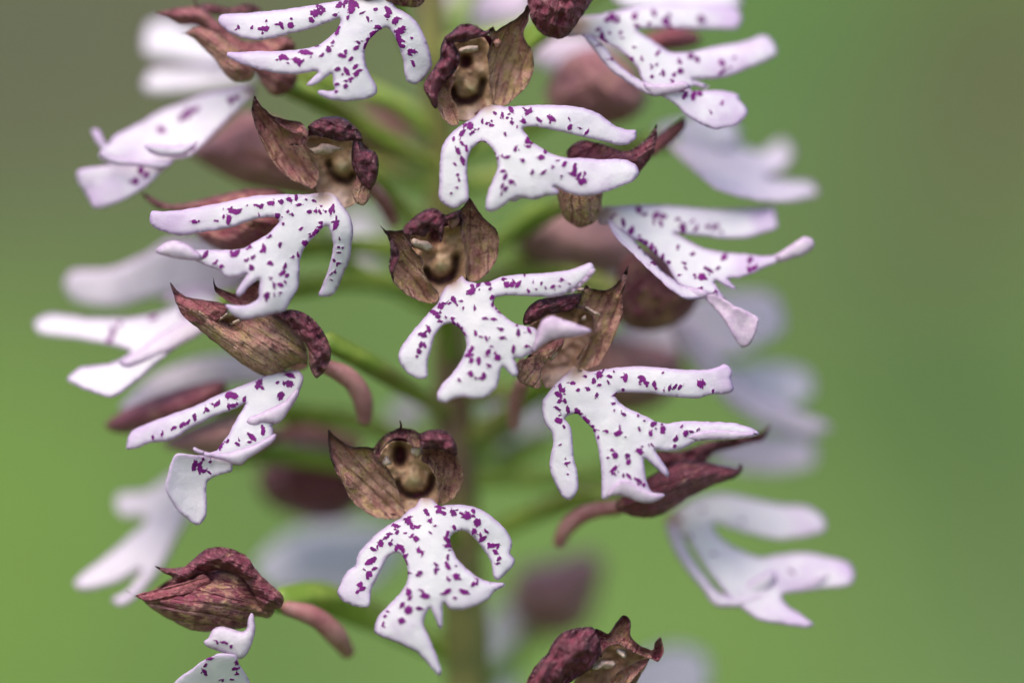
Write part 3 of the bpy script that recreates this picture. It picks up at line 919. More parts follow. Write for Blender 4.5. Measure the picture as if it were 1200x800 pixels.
f.lip([(wl, pairs(1000, 25, 900, 35, 780, 35, 650, 40, 550, 55, 440, 80, 330, 100, 230, 118, 130, 128, 60, 128, 48, 180, 70, 215, 130, 240, 220, 258, 310, 245, 400, 230, 490, 215, 560, 190, 640, 165, 720, 160, 750, 180, 720, 220, 680, 255, 620, 290, 560, 325, 500, 335, 430, 335, 370, 335, 280, 335, 230, 350, 280, 385, 360, 425, 420, 445, 460, 485, 520, 485, 570, 465, 545, 510, 515, 560, 520, 590, 545, 585, 590, 530, 640, 495, 640, 550, 635, 600, 570, 635, 500, 635, 455, 630, 490, 680, 550, 710, 640, 700, 720, 680, 780, 665, 810, 610, 850, 545, 860, 470, 860, 400, 880, 340, 905, 300, 950, 255, 985, 215, 1010, 205, 1030, 250, 1040, 310, 1030, 380, 1010, 450, 985, 520, 960, 580, 1000, 590, 1040, 580, 1070, 530, 1100, 460, 1130, 390, 1140, 300, 1150, 230, 1135, 160, 1110, 120, 1080, 80, 1050, 40),
       dict(d=0.3, ctrl=tri(960, 80, 0.5, 100, 190, -0.3, 500, 140, -0.3, 720, 350, -1.0, 200, 350, -0.8, 600, 680, -1.7, 780, 600, -1.6, 1000, 560, 1.4, 1090, 250, 0.3), neck=(990, 45, 10, 1.4),
            spots=tri(635, 98, 13, 655, 95, 10, 700, 83, 14, 715, 82, 10, 760, 77, 14, 803, 65, 14, 840, 52, 14, 500, 125, 18, 525, 130, 18, 485, 115, 10, 475, 172, 18, 290, 185, 14, 415, 180, 7, 575, 95, 5, 740, 152, 16, 640, 150, 6, 445, 115, 5, 855, 92, 12, 820, 145, 9, 795, 130, 8, 895, 65, 8, 935, 70, 10, 910, 130, 12, 945, 125, 9, 968, 130, 10, 975, 100, 7, 1000, 130, 8, 1035, 110, 16, 1025, 130, 13, 1045, 130, 10, 1055, 200, 20, 1040, 185, 9, 975, 190, 10, 970, 213, 11, 950, 235, 14, 935, 248, 10, 920, 262, 10, 888, 298, 17, 850, 365, 12, 822, 375, 9, 865, 222, 10, 753, 305, 14, 700, 260, 10, 770, 195, 9, 665, 320, 14, 655, 345, 10, 512, 355, 20, 490, 350, 9, 590, 320, 10, 350, 362, 18, 405, 405, 12, 435, 425, 13, 605, 378, 12, 568, 393, 10, 598, 430, 17, 702, 408, 15, 780, 425, 14, 768, 460, 14, 790, 475, 13, 705, 490, 8, 720, 528, 13, 755, 525, 14, 782, 512, 9, 755, 567, 9, 682, 583, 19, 722, 580, 7, 1075, 278, 7, 1070, 322, 9, 1090, 325, 7, 1072, 350, 9, 1045, 392, 9, 1072, 408, 9, 1050, 455, 8, 1032, 465, 7, 1030, 498, 7, 1060, 420, 6))),
       (wl, pairs(80, 345, 120, 305, 180, 285, 250, 305, 300, 340, 340, 385, 270, 392, 200, 385, 140, 372), dict(d=-1.0, const={'lil': 0.6}, bulge=-0.5, bw=8, er=0.15, back=0.15))])
f.spur([(430, 215, 6), (448, 235, 7.5), (462, 262, 9)], (9, 9, 7))

# ---------------- flower right of the middle one, lip arms to the right
wl, wh = (625, 415, 4.444), (600, 310, 5.333)
f = Flower([(655, 420, 5), (640, 445, 9), (600, 480, 13), (540, 520, 15)], (9, 9, 8, 8), 'flower half covered by a lilac flap, its lip arms stretched right')
f.sepal(wh, pairs(110, 300, 250, 215, 430, 200, 560, 180, 660, 160, 670, 300, 600, 480, 500, 610, 350, 700, 180, 700, 90, 650, 110, 480), pairs(300, 680, 450, 180), tone=0.75, rim=0.2, d=3.4, bulge=0.9, bw=14, back=0.8, ew=8, name='hood')
f.throat(wh, pairs(130, 360, 300, 290, 430, 260, 520, 330, 510, 450, 410, 580, 420, 660, 330, 760, 210, 770, 160, 660, 120, 560, 90, 450), d=2.6, neck=(310, 740, 17, -1.2), const={'groove2': 0.35})
f.sepal(wh, pairs(727, 2, 690, 70, 640, 130, 580, 160, 500, 150, 460, 128, 420, 200, 380, 260, 440, 280, 500, 330, 512, 420, 470, 500, 412, 590, 400, 640, 450, 662, 520, 640, 570, 590, 620, 500, 660, 400, 697, 320, 692, 220, 702, 150, 718, 80),
        pairs(430, 630, 720, 20), tone=0.15, red=0.1, rim=0.8, pale=0.25, d=1.0, lift=0.8, bulge=0.5, bw=10, ridges=0.6)
f.sepal(wh, pairs(68, 345, 95, 275, 160, 222, 250, 200, 350, 185, 430, 178, 425, 235, 372, 290, 300, 302, 220, 312, 150, 352, 80, 378),
        pairs(80, 350, 420, 200), tone=0.9, d=0.9, bulge=-0.8, bw=7, ridges=0.6, name='dorsal_sepal')
f.sepal(wh, pairs(320, 462, 240, 490, 170, 540, 110, 580, 40, 600, 20, 680, 60, 740, 140, 772, 185, 765, 175, 720, 192, 640, 240, 580, 310, 520),
        pairs(140, 760, 310, 480), tone=0.3, red=0.1, rim=0.3, pale=0.45, d=0.9, bulge=-0.5, bw=7, ridges=0.5)
f.petal(wh, 262, 548, 28, 62, 30, 0.7)
f.petal(wh, 500, 290, 62, 14, 32, 0.8)
f.petal(wh, 448, 335, 24, 16, -30, 0.8)
f.petal(wh, 428, 158, 26, 16, -10, 0.6, 'amber' if 'amber' in M else 'cream')
f.lip([(wl, pairs(170, 100, 120, 150, 75, 200, 50, 240, 45, 300, 60, 360, 95, 410, 100, 480, 85, 550, 90, 620, 120, 690, 150, 740, 185, 760, 215, 740, 235, 690, 230, 620, 212, 540, 205, 460, 198, 390, 180, 355, 165, 335, 190, 315, 230, 310, 270, 350, 310, 390, 330, 460, 345, 540, 355, 610, 355, 660, 355, 750, 380, 755, 420, 730, 480, 740, 540, 765, 600, 775, 650, 760, 685, 735, 670, 725, 630, 725, 600, 690, 585, 630, 577, 545, 610, 565, 650, 600, 695, 640, 708, 625, 695, 590, 665, 545, 640, 500, 700, 505, 760, 500, 810, 475, 860, 450, 930, 445, 1010, 440, 1090, 435, 1150, 430, 1178, 412, 1140, 385, 1060, 360, 980, 352, 900, 350, 820, 348, 760, 350, 700, 360, 640, 350, 570, 315, 500, 285, 450, 250, 425, 210, 460, 200, 540, 200, 620, 205, 700, 218, 780, 228, 860, 230, 920, 210, 1010, 205, 1045, 180, 1030, 130, 1035, 85, 1000, 50, 950, 70, 880, 80, 800, 80, 720, 75, 640, 65, 560, 62, 470, 65, 380, 75, 300, 90, 250, 75, 210, 65),
       dict(d=0.4, ctrl=tri(240, 150, 0.2, 140, 700, -0.4, 450, 450, -1.0, 480, 720, -1.6, 1120, 410, -0.2, 700, 430, -0.9, 700, 140, 0, 1000, 130, 0.6), neck=(220, 85, 12, 1.5),
            spots=tri(345, 105, 17, 315, 140, 14, 345, 160, 9, 400, 115, 12, 390, 145, 10, 420, 90, 6, 480, 125, 16, 465, 118, 9, 565, 125, 18, 560, 140, 12, 590, 150, 12, 630, 155, 14, 710, 175, 12, 735, 172, 13, 762, 170, 11, 870, 160, 18, 885, 150, 14, 675, 95, 6, 680, 187, 5, 270, 115, 9, 205, 150, 13, 235, 185, 10, 285, 180, 10, 330, 213, 12, 468, 185, 10, 430, 210, 12, 420, 255, 9, 422, 290, 7, 472, 313, 11, 545, 320, 7, 580, 345, 7, 140, 175, 15, 160, 190, 9, 130, 210, 16, 110, 165, 6, 135, 245, 11, 165, 245, 12, 125, 282, 14, 180, 288, 15, 135, 345, 18, 228, 298, 17, 245, 310, 9, 272, 343, 15, 288, 350, 10, 303, 378, 13, 318, 395, 9, 338, 432, 8, 160, 378, 9, 140, 470, 6, 167, 543, 6, 175, 567, 11, 178, 623, 6, 382, 402, 11, 440, 412, 18, 425, 525, 18, 390, 538, 8, 490, 525, 14, 497, 560, 14, 555, 505, 18, 420, 597, 16, 418, 620, 8, 468, 628, 9, 495, 632, 12, 545, 655, 14, 575, 680, 11, 560, 668, 9, 625, 363, 17, 675, 392, 18, 610, 415, 13, 618, 470, 10, 553, 390, 9, 740, 443, 14, 737, 478, 11, 775, 372, 7, 795, 412, 16, 825, 402, 12, 855, 395, 8, 480, 430, 5, 935, 192, 9))),
       (wl, pairs(380, 750, 410, 690, 450, 655, 500, 655, 560, 690, 610, 715, 680, 732, 650, 762, 600, 777, 540, 767, 480, 742, 420, 735), dict(d=-1.7, const={'lil': 0.6}, er=0.1, back=0.1, grad=(0, 1.5))),
       (wl, pairs(800, 432, 850, 405, 950, 393, 1080, 402, 1172, 413, 1090, 437, 930, 447, 855, 452), dict(d=-0.35, const={'lil': 0.45}, er=0.1, back=0.1, grad=(0.4, 0)))])

# ---------------- flower on the left seen from the side, its lip twisting down
wl, wh = (140, 425, 4.102), (190, 330, 5.714)
f = Flower([(382, 400, 4), (440, 430, 7), (490, 463, 11), (535, 490, 15)], (9, 9.5, 8.5, 8), 'flower in side view at the left with a twisted downward lip')
f.throat(wh, pairs(300, 300, 440, 220, 600, 190, 800, 220, 960, 400, 980, 560, 900, 600, 760, 560, 620, 500, 480, 420, 380, 380), d=4.6, const={'groove2': 0.3})
f.sepal(wh, pairs(54, 6, 100, 60, 170, 105, 260, 120, 380, 140, 445, 175, 400, 240, 470, 290, 545, 240, 700, 205, 760, 225, 850, 300, 940, 400, 975, 500, 960, 552, 900, 545, 800, 605, 700, 632, 600, 592, 480, 512, 400, 442, 330, 392, 250, 322, 160, 252, 110, 182, 80, 100),
        pairs(900, 560, 60, 10), tone=0.12, red=0.0, rim=0.8, pale=0.15, d=1.3, bulge=-1.6, bw=16, lift=0.8, back=1.5, ew=10, ridges=0.4)
f.sepal(wh, pairs(54, 4, 100, 58, 170, 103, 260, 118, 380, 138, 450, 172, 360, 275, 300, 290, 210, 270, 160, 250, 110, 180, 80, 100), pairs(430, 200, 60, 10), tone=0.1, red=0.95, rim=0.9, d=0.8, bulge=-0.5, bw=9, name='sepal_tip')
f.sepal(wh, pairs(340, -30, 360, 30, 420, 60, 490, 80, 540, 40, 600, 10, 660, 0, 650, 100, 560, 165, 480, 152, 400, 105, 352, 60), pairs(560, 160, 345, -20), tone=0.3, red=0.7, d=1.0, bulge=0.3, bw=7)
f.sepal(wh, pairs(740, 218, 830, 188, 930, 198, 1020, 258, 1082, 340, 1122, 420, 1132, 500, 1092, 592, 1030, 644, 985, 560, 975, 450, 905, 350, 820, 272),
        pairs(1040, 640, 760, 215), tone=0.85, d=0.6, bulge=-1.2, bw=9, ridges=0.8, pale=0.3, rim=0.3, back=1.2, ew=8)
f.petal(wh, 410, 232, 58, 14, -40, 0.3)
f.petal(wh, 490, 268, 60, 14, -25, 0.3)
f.spur([(378, 428, 3.5), (408, 442, 4), (424, 465, 5), (428, 492, 6)], (9, 12, 12.5, 9))
f.lip([(wl, pairs(700, 60, 640, 90, 560, 120, 480, 150, 400, 190, 330, 220, 240, 250, 150, 285, 70, 320, 40, 360, 35, 415, 80, 410, 150, 385, 230, 375, 280, 355, 330, 320, 400, 285, 470, 250, 560, 220, 605, 195, 575, 250, 545, 300, 520, 350, 480, 400, 470, 420, 430, 435, 420, 445, 500, 460, 590, 460, 660, 430, 720, 390, 740, 350, 735, 300, 770, 285, 820, 220, 860, 150, 885, 80, 870, 45, 830, 35, 770, 40),
       dict(d=1.2, ctrl=tri(820, 70, 0.4, 100, 360, 1.2, 400, 240, 0.3, 620, 330, -0.8, 700, 380, -1.0), neck=(800, 20, 8, 1.0),
            spots=tri(820, 60, 16, 815, 100, 18, 790, 100, 9, 775, 158, 20, 670, 100, 20, 600, 175, 12, 545, 155, 20, 520, 158, 14, 470, 195, 15, 420, 225, 11, 360, 263, 14, 330, 285, 10, 300, 300, 13, 262, 312, 11, 205, 342, 8, 160, 355, 8, 545, 205, 14, 525, 210, 12, 760, 95, 9, 690, 330, 14, 685, 305, 8, 635, 355, 19, 625, 380, 9, 567, 390, 11, 485, 400, 12, 520, 375, 9))),
       (wl, pairs(275, 435, 245, 490, 230, 550, 220, 600, 240, 650, 280, 710, 330, 755, 375, 780, 410, 750, 420, 700, 418, 620, 425, 570, 460, 545, 510, 530, 540, 520, 545, 480, 520, 465, 480, 455, 420, 445, 350, 442),
        dict(d=0.2, bulge=0.4, bw=10, const={'lil': 0.2}, ctrl=tri(500, 500, 0, 300, 470, -0.6, 330, 720, -0.2, 260, 600, -0.8, 400, 600, 0.3), spots=tri(360, 495, 20, 385, 505, 18, 405, 520, 13, 430, 525, 9, 437, 475, 8, 402, 463, 8))),
       (wl, pairs(862, 150, 822, 222, 772, 287, 740, 292, 690, 290, 650, 302, 608, 290, 625, 262, 680, 240, 740, 212, 800, 180, 850, 125), dict(d=0.3, const={'lil': 0.6}, bulge=-0.4, bw=6)),
       (wl, pairs(353, 403, 420, 428, 500, 433, 580, 415, 660, 385, 748, 338, 740, 378, 665, 432, 612, 468, 590, 492, 555, 490, 500, 468, 420, 452, 360, 425), dict(d=-0.6, const={'lil': 0.35}, bulge=-0.4, bw=5))])

# ---------------- flower on the right, side-on
wl, wh = (690, 230, 4.444), (640, 130, 2.759)
f = Flower([(690, 235, 7), (650, 245, 9), (600, 275, 12), (520, 320, 15)], (9, 9, 8, 8), 'flower on the right with a lilac veined flap hanging from its lip')
f.sepal(wh, pairs(35, 235, 100, 215, 175, 235, 180, 300, 165, 352, 110, 378, 60, 348, 42, 300), pairs(110, 370, 110, 220), tone=0.05, rim=0.5, d=3.2, bulge=-1.2, bw=12, back=1.5, ew=10, pale=0.1)
f.sepal(wh, pairs(66, 135, 90, 105, 120, 95, 180, 105, 250, 130, 300, 110, 340, 70, 358, 42, 358, 90, 340, 150, 305, 195, 280, 225, 200, 240, 120, 230, 80, 190), pairs(60, 200, 355, 50), tone=0.9, red=0.4, d=3.0, bulge=-0.8, bw=10, back=1.5, ew=8)
f.sepal(wh, pairs(320, 120, 360, 80, 400, 50, 447, 22, 445, 60, 395, 112, 340, 150), pairs(330, 140, 445, 25), tone=0.4, red=0.9, d=6.0, bulge=-0.5, bw=8)
f.lip([(wl, pairs(60, 60, 150, 50, 260, 45, 380, 45, 500, 55, 640, 68, 780, 65, 900, 60, 960, 55, 975, 110, 980, 165, 900, 195, 820, 218, 720, 222, 600, 210, 500, 200, 450, 190, 540, 240, 600, 270, 700, 290, 820, 300, 900, 310, 970, 305, 1020, 290, 1010, 335, 930, 365, 860, 400, 790, 425, 730, 430, 770, 480, 740, 480, 680, 450, 655, 440, 680, 490, 715, 540, 640, 515, 560, 495, 480, 470, 440, 420, 400, 350, 340, 295, 280, 245, 200, 200, 110, 150, 50, 140),
       dict(d=3.0, ctrl=tri(100, 100, 1.0, 900, 120, 4.5, 450, 110, 2.4, 500, 350, 0.2, 980, 330, 1.5, 680, 500, -0.5), neck=(70, 95, 14, 1.0),
            spots=tri(260, 70, 18, 290, 95, 12, 180, 140, 18, 220, 180, 18, 350, 98, 18, 385, 105, 14, 375, 140, 14, 490, 165, 24, 465, 120, 12, 560, 165, 13, 620, 160, 14, 660, 160, 16, 690, 185, 9, 540, 130, 8, 290, 250, 20, 270, 230, 15, 320, 275, 18, 350, 290, 14, 385, 315, 14, 415, 342, 12, 465, 262, 10, 540, 300, 11, 500, 350, 9, 505, 375, 8, 622, 382, 17, 590, 420, 18, 550, 410, 9, 705, 318, 16, 675, 372, 10, 840, 330, 17, 860, 372, 14, 835, 382, 12, 585, 480, 10, 660, 492, 8, 470, 410, 7, 120, 110, 8, 140, 95, 6))),
       (wl, pairs(100, 120, 160, 150, 230, 205, 265, 260, 320, 320, 380, 385, 440, 430, 490, 462, 560, 472, 620, 500, 600, 530, 520, 537, 470, 517, 420, 482, 360, 427, 290, 362, 220, 292, 160, 237, 115, 177),
        dict(d=2.4, ctrl=tri(120, 150, 1.0, 300, 320, -0.3, 560, 500, 0), const={'lil': 0.25}, spots=tri(180, 150, 14, 215, 185, 14, 265, 265, 9, 345, 350, 10, 330, 345, 8))),
       (wl, pairs(440, 445, 490, 470, 560, 478, 620, 500, 600, 532, 520, 539, 472, 519), dict(d=1.9, const={'lil': 0.7}, er=0.1, back=0.1)),
       (wl, pairs(590, 515, 640, 508, 700, 530, 760, 570, 830, 600, 885, 640, 870, 710, 840, 770, 800, 787, 760, 740, 720, 670, 670, 600, 620, 550), dict(d=1.9, const={'lil': 0.95}, bulge=0.4, bw=8, rough=0.4)),
       (wl, pairs(970, 308, 1020, 275, 1080, 235, 1120, 210, 1165, 225, 1172, 265, 1130, 300, 1060, 325, 1000, 342), dict(d=4.0, const={'lil': 0.8}, bulge=-0.3, bw=6))])

# ---------------- flower on the upper right, side-on
wl, wh = (660, 0, 4.615), (620, 0, 3.2)
f = Flower([(660, 25, 8), (625, 50, 11), (575, 90, 14), (515, 130, 15)], (9, 9, 8, 8), 'flower at the upper right with a broad notched lip lobe')
f.sepal(wh, pairs(-5, 20, 10, 80, 50, 130, 110, 147, 150, 130, 200, 60, 250, -10, 300, -80, 200, -110, 80, -90, 0, -50), pairs(100, 145, 180, -100), tone=0.8, red=0.3, d=2.2, bulge=-1.6, bw=18, back=2, ew=14, ridges=0.5, pale=0.1)
f.lip([(wl, pairs(40, 120, 100, 90, 180, 80, 280, 60, 400, 40, 520, 28, 640, 22, 760, 22, 880, 25, 950, 55, 965, 110, 940, 155, 850, 158, 700, 158, 560, 155, 450, 155, 400, 165, 470, 210, 540, 260, 600, 285, 700, 280, 800, 255, 900, 240, 1000, 220, 1060, 195, 1110, 200, 1150, 250, 1150, 300, 1080, 340, 1000, 370, 920, 405, 840, 425, 760, 430, 700, 430, 790, 465, 770, 480, 700, 465, 690, 490, 740, 490, 850, 490, 940, 510, 960, 550, 1000, 595, 980, 640, 930, 680, 880, 690, 820, 700, 740, 670, 660, 620, 600, 560, 520, 515, 480, 480, 430, 440, 400, 370, 350, 310, 300, 270, 240, 240, 180, 210, 100, 195, 20, 200),
       dict(d=3.2, ctrl=tri(100, 150, 1.0, 900, 100, 4.8, 450, 90, 2.5, 500, 350, 0.4, 1080, 270, 3.6, 850, 600, 0.2), neck=(70, 150, 16, 1.0),
            spots=tri(265, 95, 22, 235, 110, 14, 295, 100, 10, 385, 90, 17, 400, 140, 14, 465, 130, 12, 490, 72, 16, 555, 115, 22, 570, 130, 14, 745, 105, 22, 310, 175, 8, 250, 180, 8, 210, 200, 20, 190, 160, 14, 230, 230, 14, 300, 295, 22, 340, 315, 20, 365, 322, 14, 320, 205, 6, 385, 255, 7, 425, 320, 9, 510, 290, 12, 505, 350, 9, 540, 395, 14, 480, 365, 9, 630, 335, 12, 635, 385, 18, 600, 405, 12, 690, 305, 17, 725, 320, 17, 860, 340, 17, 860, 388, 15, 930, 310, 8, 905, 365, 8, 705, 515, 22, 735, 500, 12, 660, 515, 16, 640, 490, 12, 620, 460, 16, 590, 440, 12, 480, 415, 12, 800, 610, 8, 860, 560, 8))),
       (wl, pairs(100, 190, 160, 200, 230, 260, 280, 330, 350, 390, 430, 440, 500, 460, 580, 460, 660, 450, 690, 470, 640, 490, 560, 510, 480, 517, 420, 492, 340, 442, 270, 392, 210, 327, 160, 262), dict(d=2.6, const={'lil': 0.3}, ctrl=tri(130, 210, 1.2, 400, 450, 0, 660, 470, 0), spots=tri(265, 320, 10, 210, 235, 16, 240, 255, 10))),
       (wl, pairs(430, 448, 500, 458, 580, 450, 650, 440, 690, 470, 640, 492, 560, 512, 480, 520), dict(d=2.1, const={'lil': 0.6}, er=0.1, back=0.1))])

# ---------------- flower at the top left of the stem
wl = (220, 0, 4.0)
f = Flower([(450, -20, 5), (470, 20, 8), (485, 60, 12), (512, 100, 15)], (9, 9, 8, 8), 'flower at the top of the spike with two long lip arms to the left')
f.sepal((0, 0, 1), pairs(400, -10, 415, -35, 450, -50, 480, -30, 500, -8, 490, 8, 460, 6, 430, 4), pairs(450, 6, 450, -50), tone=0.4, d=2.0, bulge=-0.8, bw=10, back=1.5, ew=10)
f.sepal((0, 0, 1), pairs(400, -5, 380, -40, 360, -75, 395, -60, 430, -55, 440, -30, 420, -5), pairs(410, 0, 360, -75), tone=0.3, red=0.4, d=1.5, bulge=0.5, bw=10)
f.lip([(wl, pairs(800, -60, 720, 0, 640, 15, 520, 35, 400, 50, 290, 60, 200, 65, 155, 70, 145, 105, 190, 150, 260, 180, 340, 188, 420, 175, 500, 155, 590, 130, 660, 105, 710, 85, 715, 110, 690, 150, 640, 195, 590, 220, 500, 235, 420, 240, 330, 240, 250, 245, 185, 245, 190, 270, 250, 300, 330, 325, 420, 345, 510, 350, 590, 335, 610, 340, 580, 370, 555, 400, 590, 400, 640, 370, 675, 345, 680, 390, 685, 425, 610, 425, 625, 450, 680, 470, 760, 475, 840, 465, 885, 440, 885, 400, 860, 360, 835, 300, 830, 240, 850, 190, 890, 150, 930, 130, 960, 155, 990, 220, 1010, 290, 1015, 340, 1030, 385, 1070, 395, 1110, 365, 1145, 310, 1135, 240, 1110, 170, 1070, 100, 1020, 60, 970, 30, 940, -20, 900, -60),
       dict(d=0.8, ctrl=tri(850, 20, 0.4, 200, 100, 0.6, 500, 90, -0.2, 750, 250, -1.0, 250, 270, -0.4, 760, 450, -1.6, 1070, 350, 0.6, 1000, 120, 0), neck=(850, -50, 12, 1.5),
            spots=tri(710, 25, 16, 770, 15, 18, 765, 45, 18, 790, 20, 12, 740, 10, 12, 630, 40, 16, 620, 60, 14, 590, 65, 14, 600, 55, 10, 580, 95, 14, 440, 120, 13, 482, 120, 15, 485, 90, 7, 370, 135, 12, 352, 135, 12, 335, 135, 8, 300, 130, 8, 238, 128, 9, 368, 100, 6, 690, 70, 10, 700, 150, 12, 705, 130, 9, 750, 85, 9, 820, 60, 8, 845, 90, 10, 880, 45, 10, 895, 130, 14, 870, 155, 14, 850, 190, 14, 835, 215, 14, 790, 225, 14, 800, 200, 10, 940, 50, 16, 935, 75, 12, 975, 95, 14, 965, 105, 9, 1000, 145, 16, 985, 165, 16, 990, 190, 15, 1002, 215, 13, 1010, 135, 12, 1045, 240, 13, 1040, 255, 9, 1057, 297, 11, 1073, 245, 5, 1050, 180, 6, 720, 260, 14, 740, 240, 8, 660, 235, 14, 765, 277, 11, 705, 325, 13, 745, 335, 16, 790, 345, 14, 805, 330, 9, 785, 315, 12, 765, 370, 11, 740, 380, 9, 740, 405, 13, 700, 395, 10, 695, 430, 8, 630, 260, 9, 680, 200, 9, 455, 270, 15, 435, 272, 11, 515, 285, 18, 520, 300, 10, 550, 245, 17, 570, 250, 12, 470, 297, 7, 600, 215, 9)))])

# ---------------- upper left flower in profile
wl, wh = (0, 0, 2.963), (180, 0, 6.667)
f = Flower([(330, 100, 7), (370, 115, 9), (430, 150, 13), (515, 200, 15)], (9, 10, 9, 8), 'reddish hooded flower in profile at the upper left')
f.sepal(wh, pairs(10, 105, 130, 72, 200, 60, 330, 50, 420, 90, 500, 170, 600, 250, 700, 320, 820, 320, 960, 290, 1060, 290, 1115, 380, 1050, 430, 1120, 560, 1110, 660, 1010, 745, 920, 740, 850, 660, 820, 600, 780, 560, 700, 500, 560, 380, 480, 300, 390, 240, 330, 200, 200, 200, 150, 170, 60, 130),
        pairs(1000, 700, 40, 100), tone=0.4, red=0.55, d=5.5, bulge=-1.5, bw=18, back=1.5, ew=12, pale=0.15, rim=0.5)
f.sepal(wh, pairs(185, 255, 240, 262, 300, 225, 360, 215, 430, 235, 500, 260, 600, 340, 680, 380, 720, 440, 780, 560, 760, 620, 680, 642, 600, 622, 540, 560, 480, 470, 410, 400, 340, 330, 270, 280),
        pairs(720, 620, 200, 250), tone=0.1, red=0.4, d=4.2, bulge=-0.8, bw=10, pale=0.3, rim=0.2)
f.sepal(wh, pairs(340, 45, 450, 30, 600, 60, 740, 25, 850, 80, 760, 110, 620, 110, 500, 120, 420, 95), pairs(840, 90, 350, 45), tone=0.7, red=0.5, d=6, bulge=-0.5, bw=6)
tube('filament', [(232, 10, 5), (229, 3, 5), (226, -6, 5)], (1.8, 1.4, 0.8), M['slot'], f.ob, seg=8, sub=3)
f.lip([(wl, pairs(870, 300, 800, 310, 720, 325, 640, 355, 560, 385, 480, 430, 400, 470, 372, 500, 345, 452, 315, 453, 330, 490, 350, 520, 345, 550, 380, 570, 330, 580, 270, 590, 270, 630, 300, 680, 330, 725, 400, 710, 460, 680, 520, 640, 560, 600, 600, 560, 660, 545, 720, 490, 780, 430, 840, 370, 890, 330),
       dict(d=5.0, ctrl=tri(850, 330, 1, 350, 500, 1.0, 600, 400, 3.2, 300, 650, 1.0, 600, 550, 0, 450, 640, 0.5), const={'lil': 0.15}, neck=(890, 310, 12, 1.0),
            spots=tri(560, 450, 14, 650, 395, 16, 675, 382, 14, 630, 410, 13, 490, 590, 14, 470, 630, 12, 510, 605, 10, 630, 520, 8, 670, 510, 8, 800, 350, 12, 820, 340, 10, 560, 525, 12))),
       (wl, pairs(350, 523, 400, 542, 480, 558, 560, 558, 600, 562, 570, 590, 500, 580, 400, 572, 355, 552), dict(d=4.3, const={'lil': 0.3}, bulge=-0.3, bw=4)),
       (wl, pairs(500, 505, 540, 500, 600, 505, 660, 500, 690, 490, 640, 540, 570, 545, 520, 530), dict(d=4.0, const={'lil': 0.2}, bulge=-0.3, bw=4))])

# ---------------- lower left flower with its lip curled under
w_ = (140, 630, 4.706)
f = Flower([(330, 705, 5), (380, 700, 8), (440, 725, 12), (540, 770, 15)], (13, 15, 14, 10), 'half open flower at the lower left with a beaked wine hood')
f.sepal(w_, pairs(20, 280, 90, 315, 200, 290, 300, 260, 380, 235, 460, 200, 560, 180, 660, 200, 720, 260, 765, 340, 855, 400, 820, 442, 740, 432, 700, 492, 600, 505, 480, 518, 380, 502, 280, 452, 180, 392, 110, 332),
        pairs(800, 430, 25, 285), tone=0.48, red=0.2, d=2.8, bulge=-1.8, bw=16, back=2, ew=12, pale=0.2, rim=0.5)
f.sepal(w_, pairs(90, 314, 200, 286, 300, 256, 390, 232, 470, 200, 500, 250, 420, 300, 320, 320, 220, 345, 150, 350), pairs(500, 220, 100, 315), tone=0.3, red=1.0, d=1.3, bulge=-0.4, bw=6, rim=0.2, name='sepal_tip')
f.sepal(w_, pairs(193, 153, 250, 165, 350, 160, 400, 120, 470, 65, 540, 48, 620, 63, 700, 98, 760, 180, 830, 250, 902, 320, 892, 380, 800, 402, 750, 330, 700, 240, 620, 190, 540, 175, 460, 200, 380, 242, 300, 252, 290, 215, 240, 190),
        pairs(860, 370, 200, 155), tone=0.8, red=0.25, d=2.0, bulge=-1.2, bw=9, back=1.5, ew=8, pale=0.3, rim=0.3, ridges=0.5, name='dorsal_sepal')
f.sepal(w_, pairs(150, 330, 320, 200, 430, 130, 560, 80, 680, 130, 780, 240, 850, 340, 780, 420, 640, 470, 450, 480, 280, 420), pairs(800, 400, 200, 300), tone=0.8, red=0.2, d=4.4, bulge=-0.6, bw=12, back=2, ew=10, rim=0.1, name='hood')
f.spur([(335, 712, 4), (368, 722, 4.5), (392, 742, 5.5), (408, 764, 7)], (9, 12, 13, 9))
f.lip([(w_, pairs(735, 410, 748, 500, 732, 580, 702, 642, 670, 667, 600, 647, 530, 617, 480, 597, 463, 570, 490, 550, 510, 510, 550, 487, 610, 495, 670, 515, 700, 500, 710, 440), dict(d=0.0, const={'lil': 0.4}, bulge=-0.5, bw=8, spots=tri(535, 570, 8, 570, 575, 8, 590, 580, 8, 615, 600, 9))),
       (w_, pairs(540, 635, 640, 645, 655, 690, 690, 740, 720, 800, 760, 960, 640, 1010, 560, 930, 440, 1000, 270, 930, 300, 800, 400, 720, 470, 670, 520, 650), dict(d=0.8, ctrl=tri(590, 700, -0.6, 350, 800, 0.8, 700, 800, 0.5), spots=tri(495, 662, 16, 470, 740, 16, 475, 700, 10, 640, 720, 12, 655, 688, 12, 650, 750, 8, 570, 785, 8, 620, 780, 8)))])

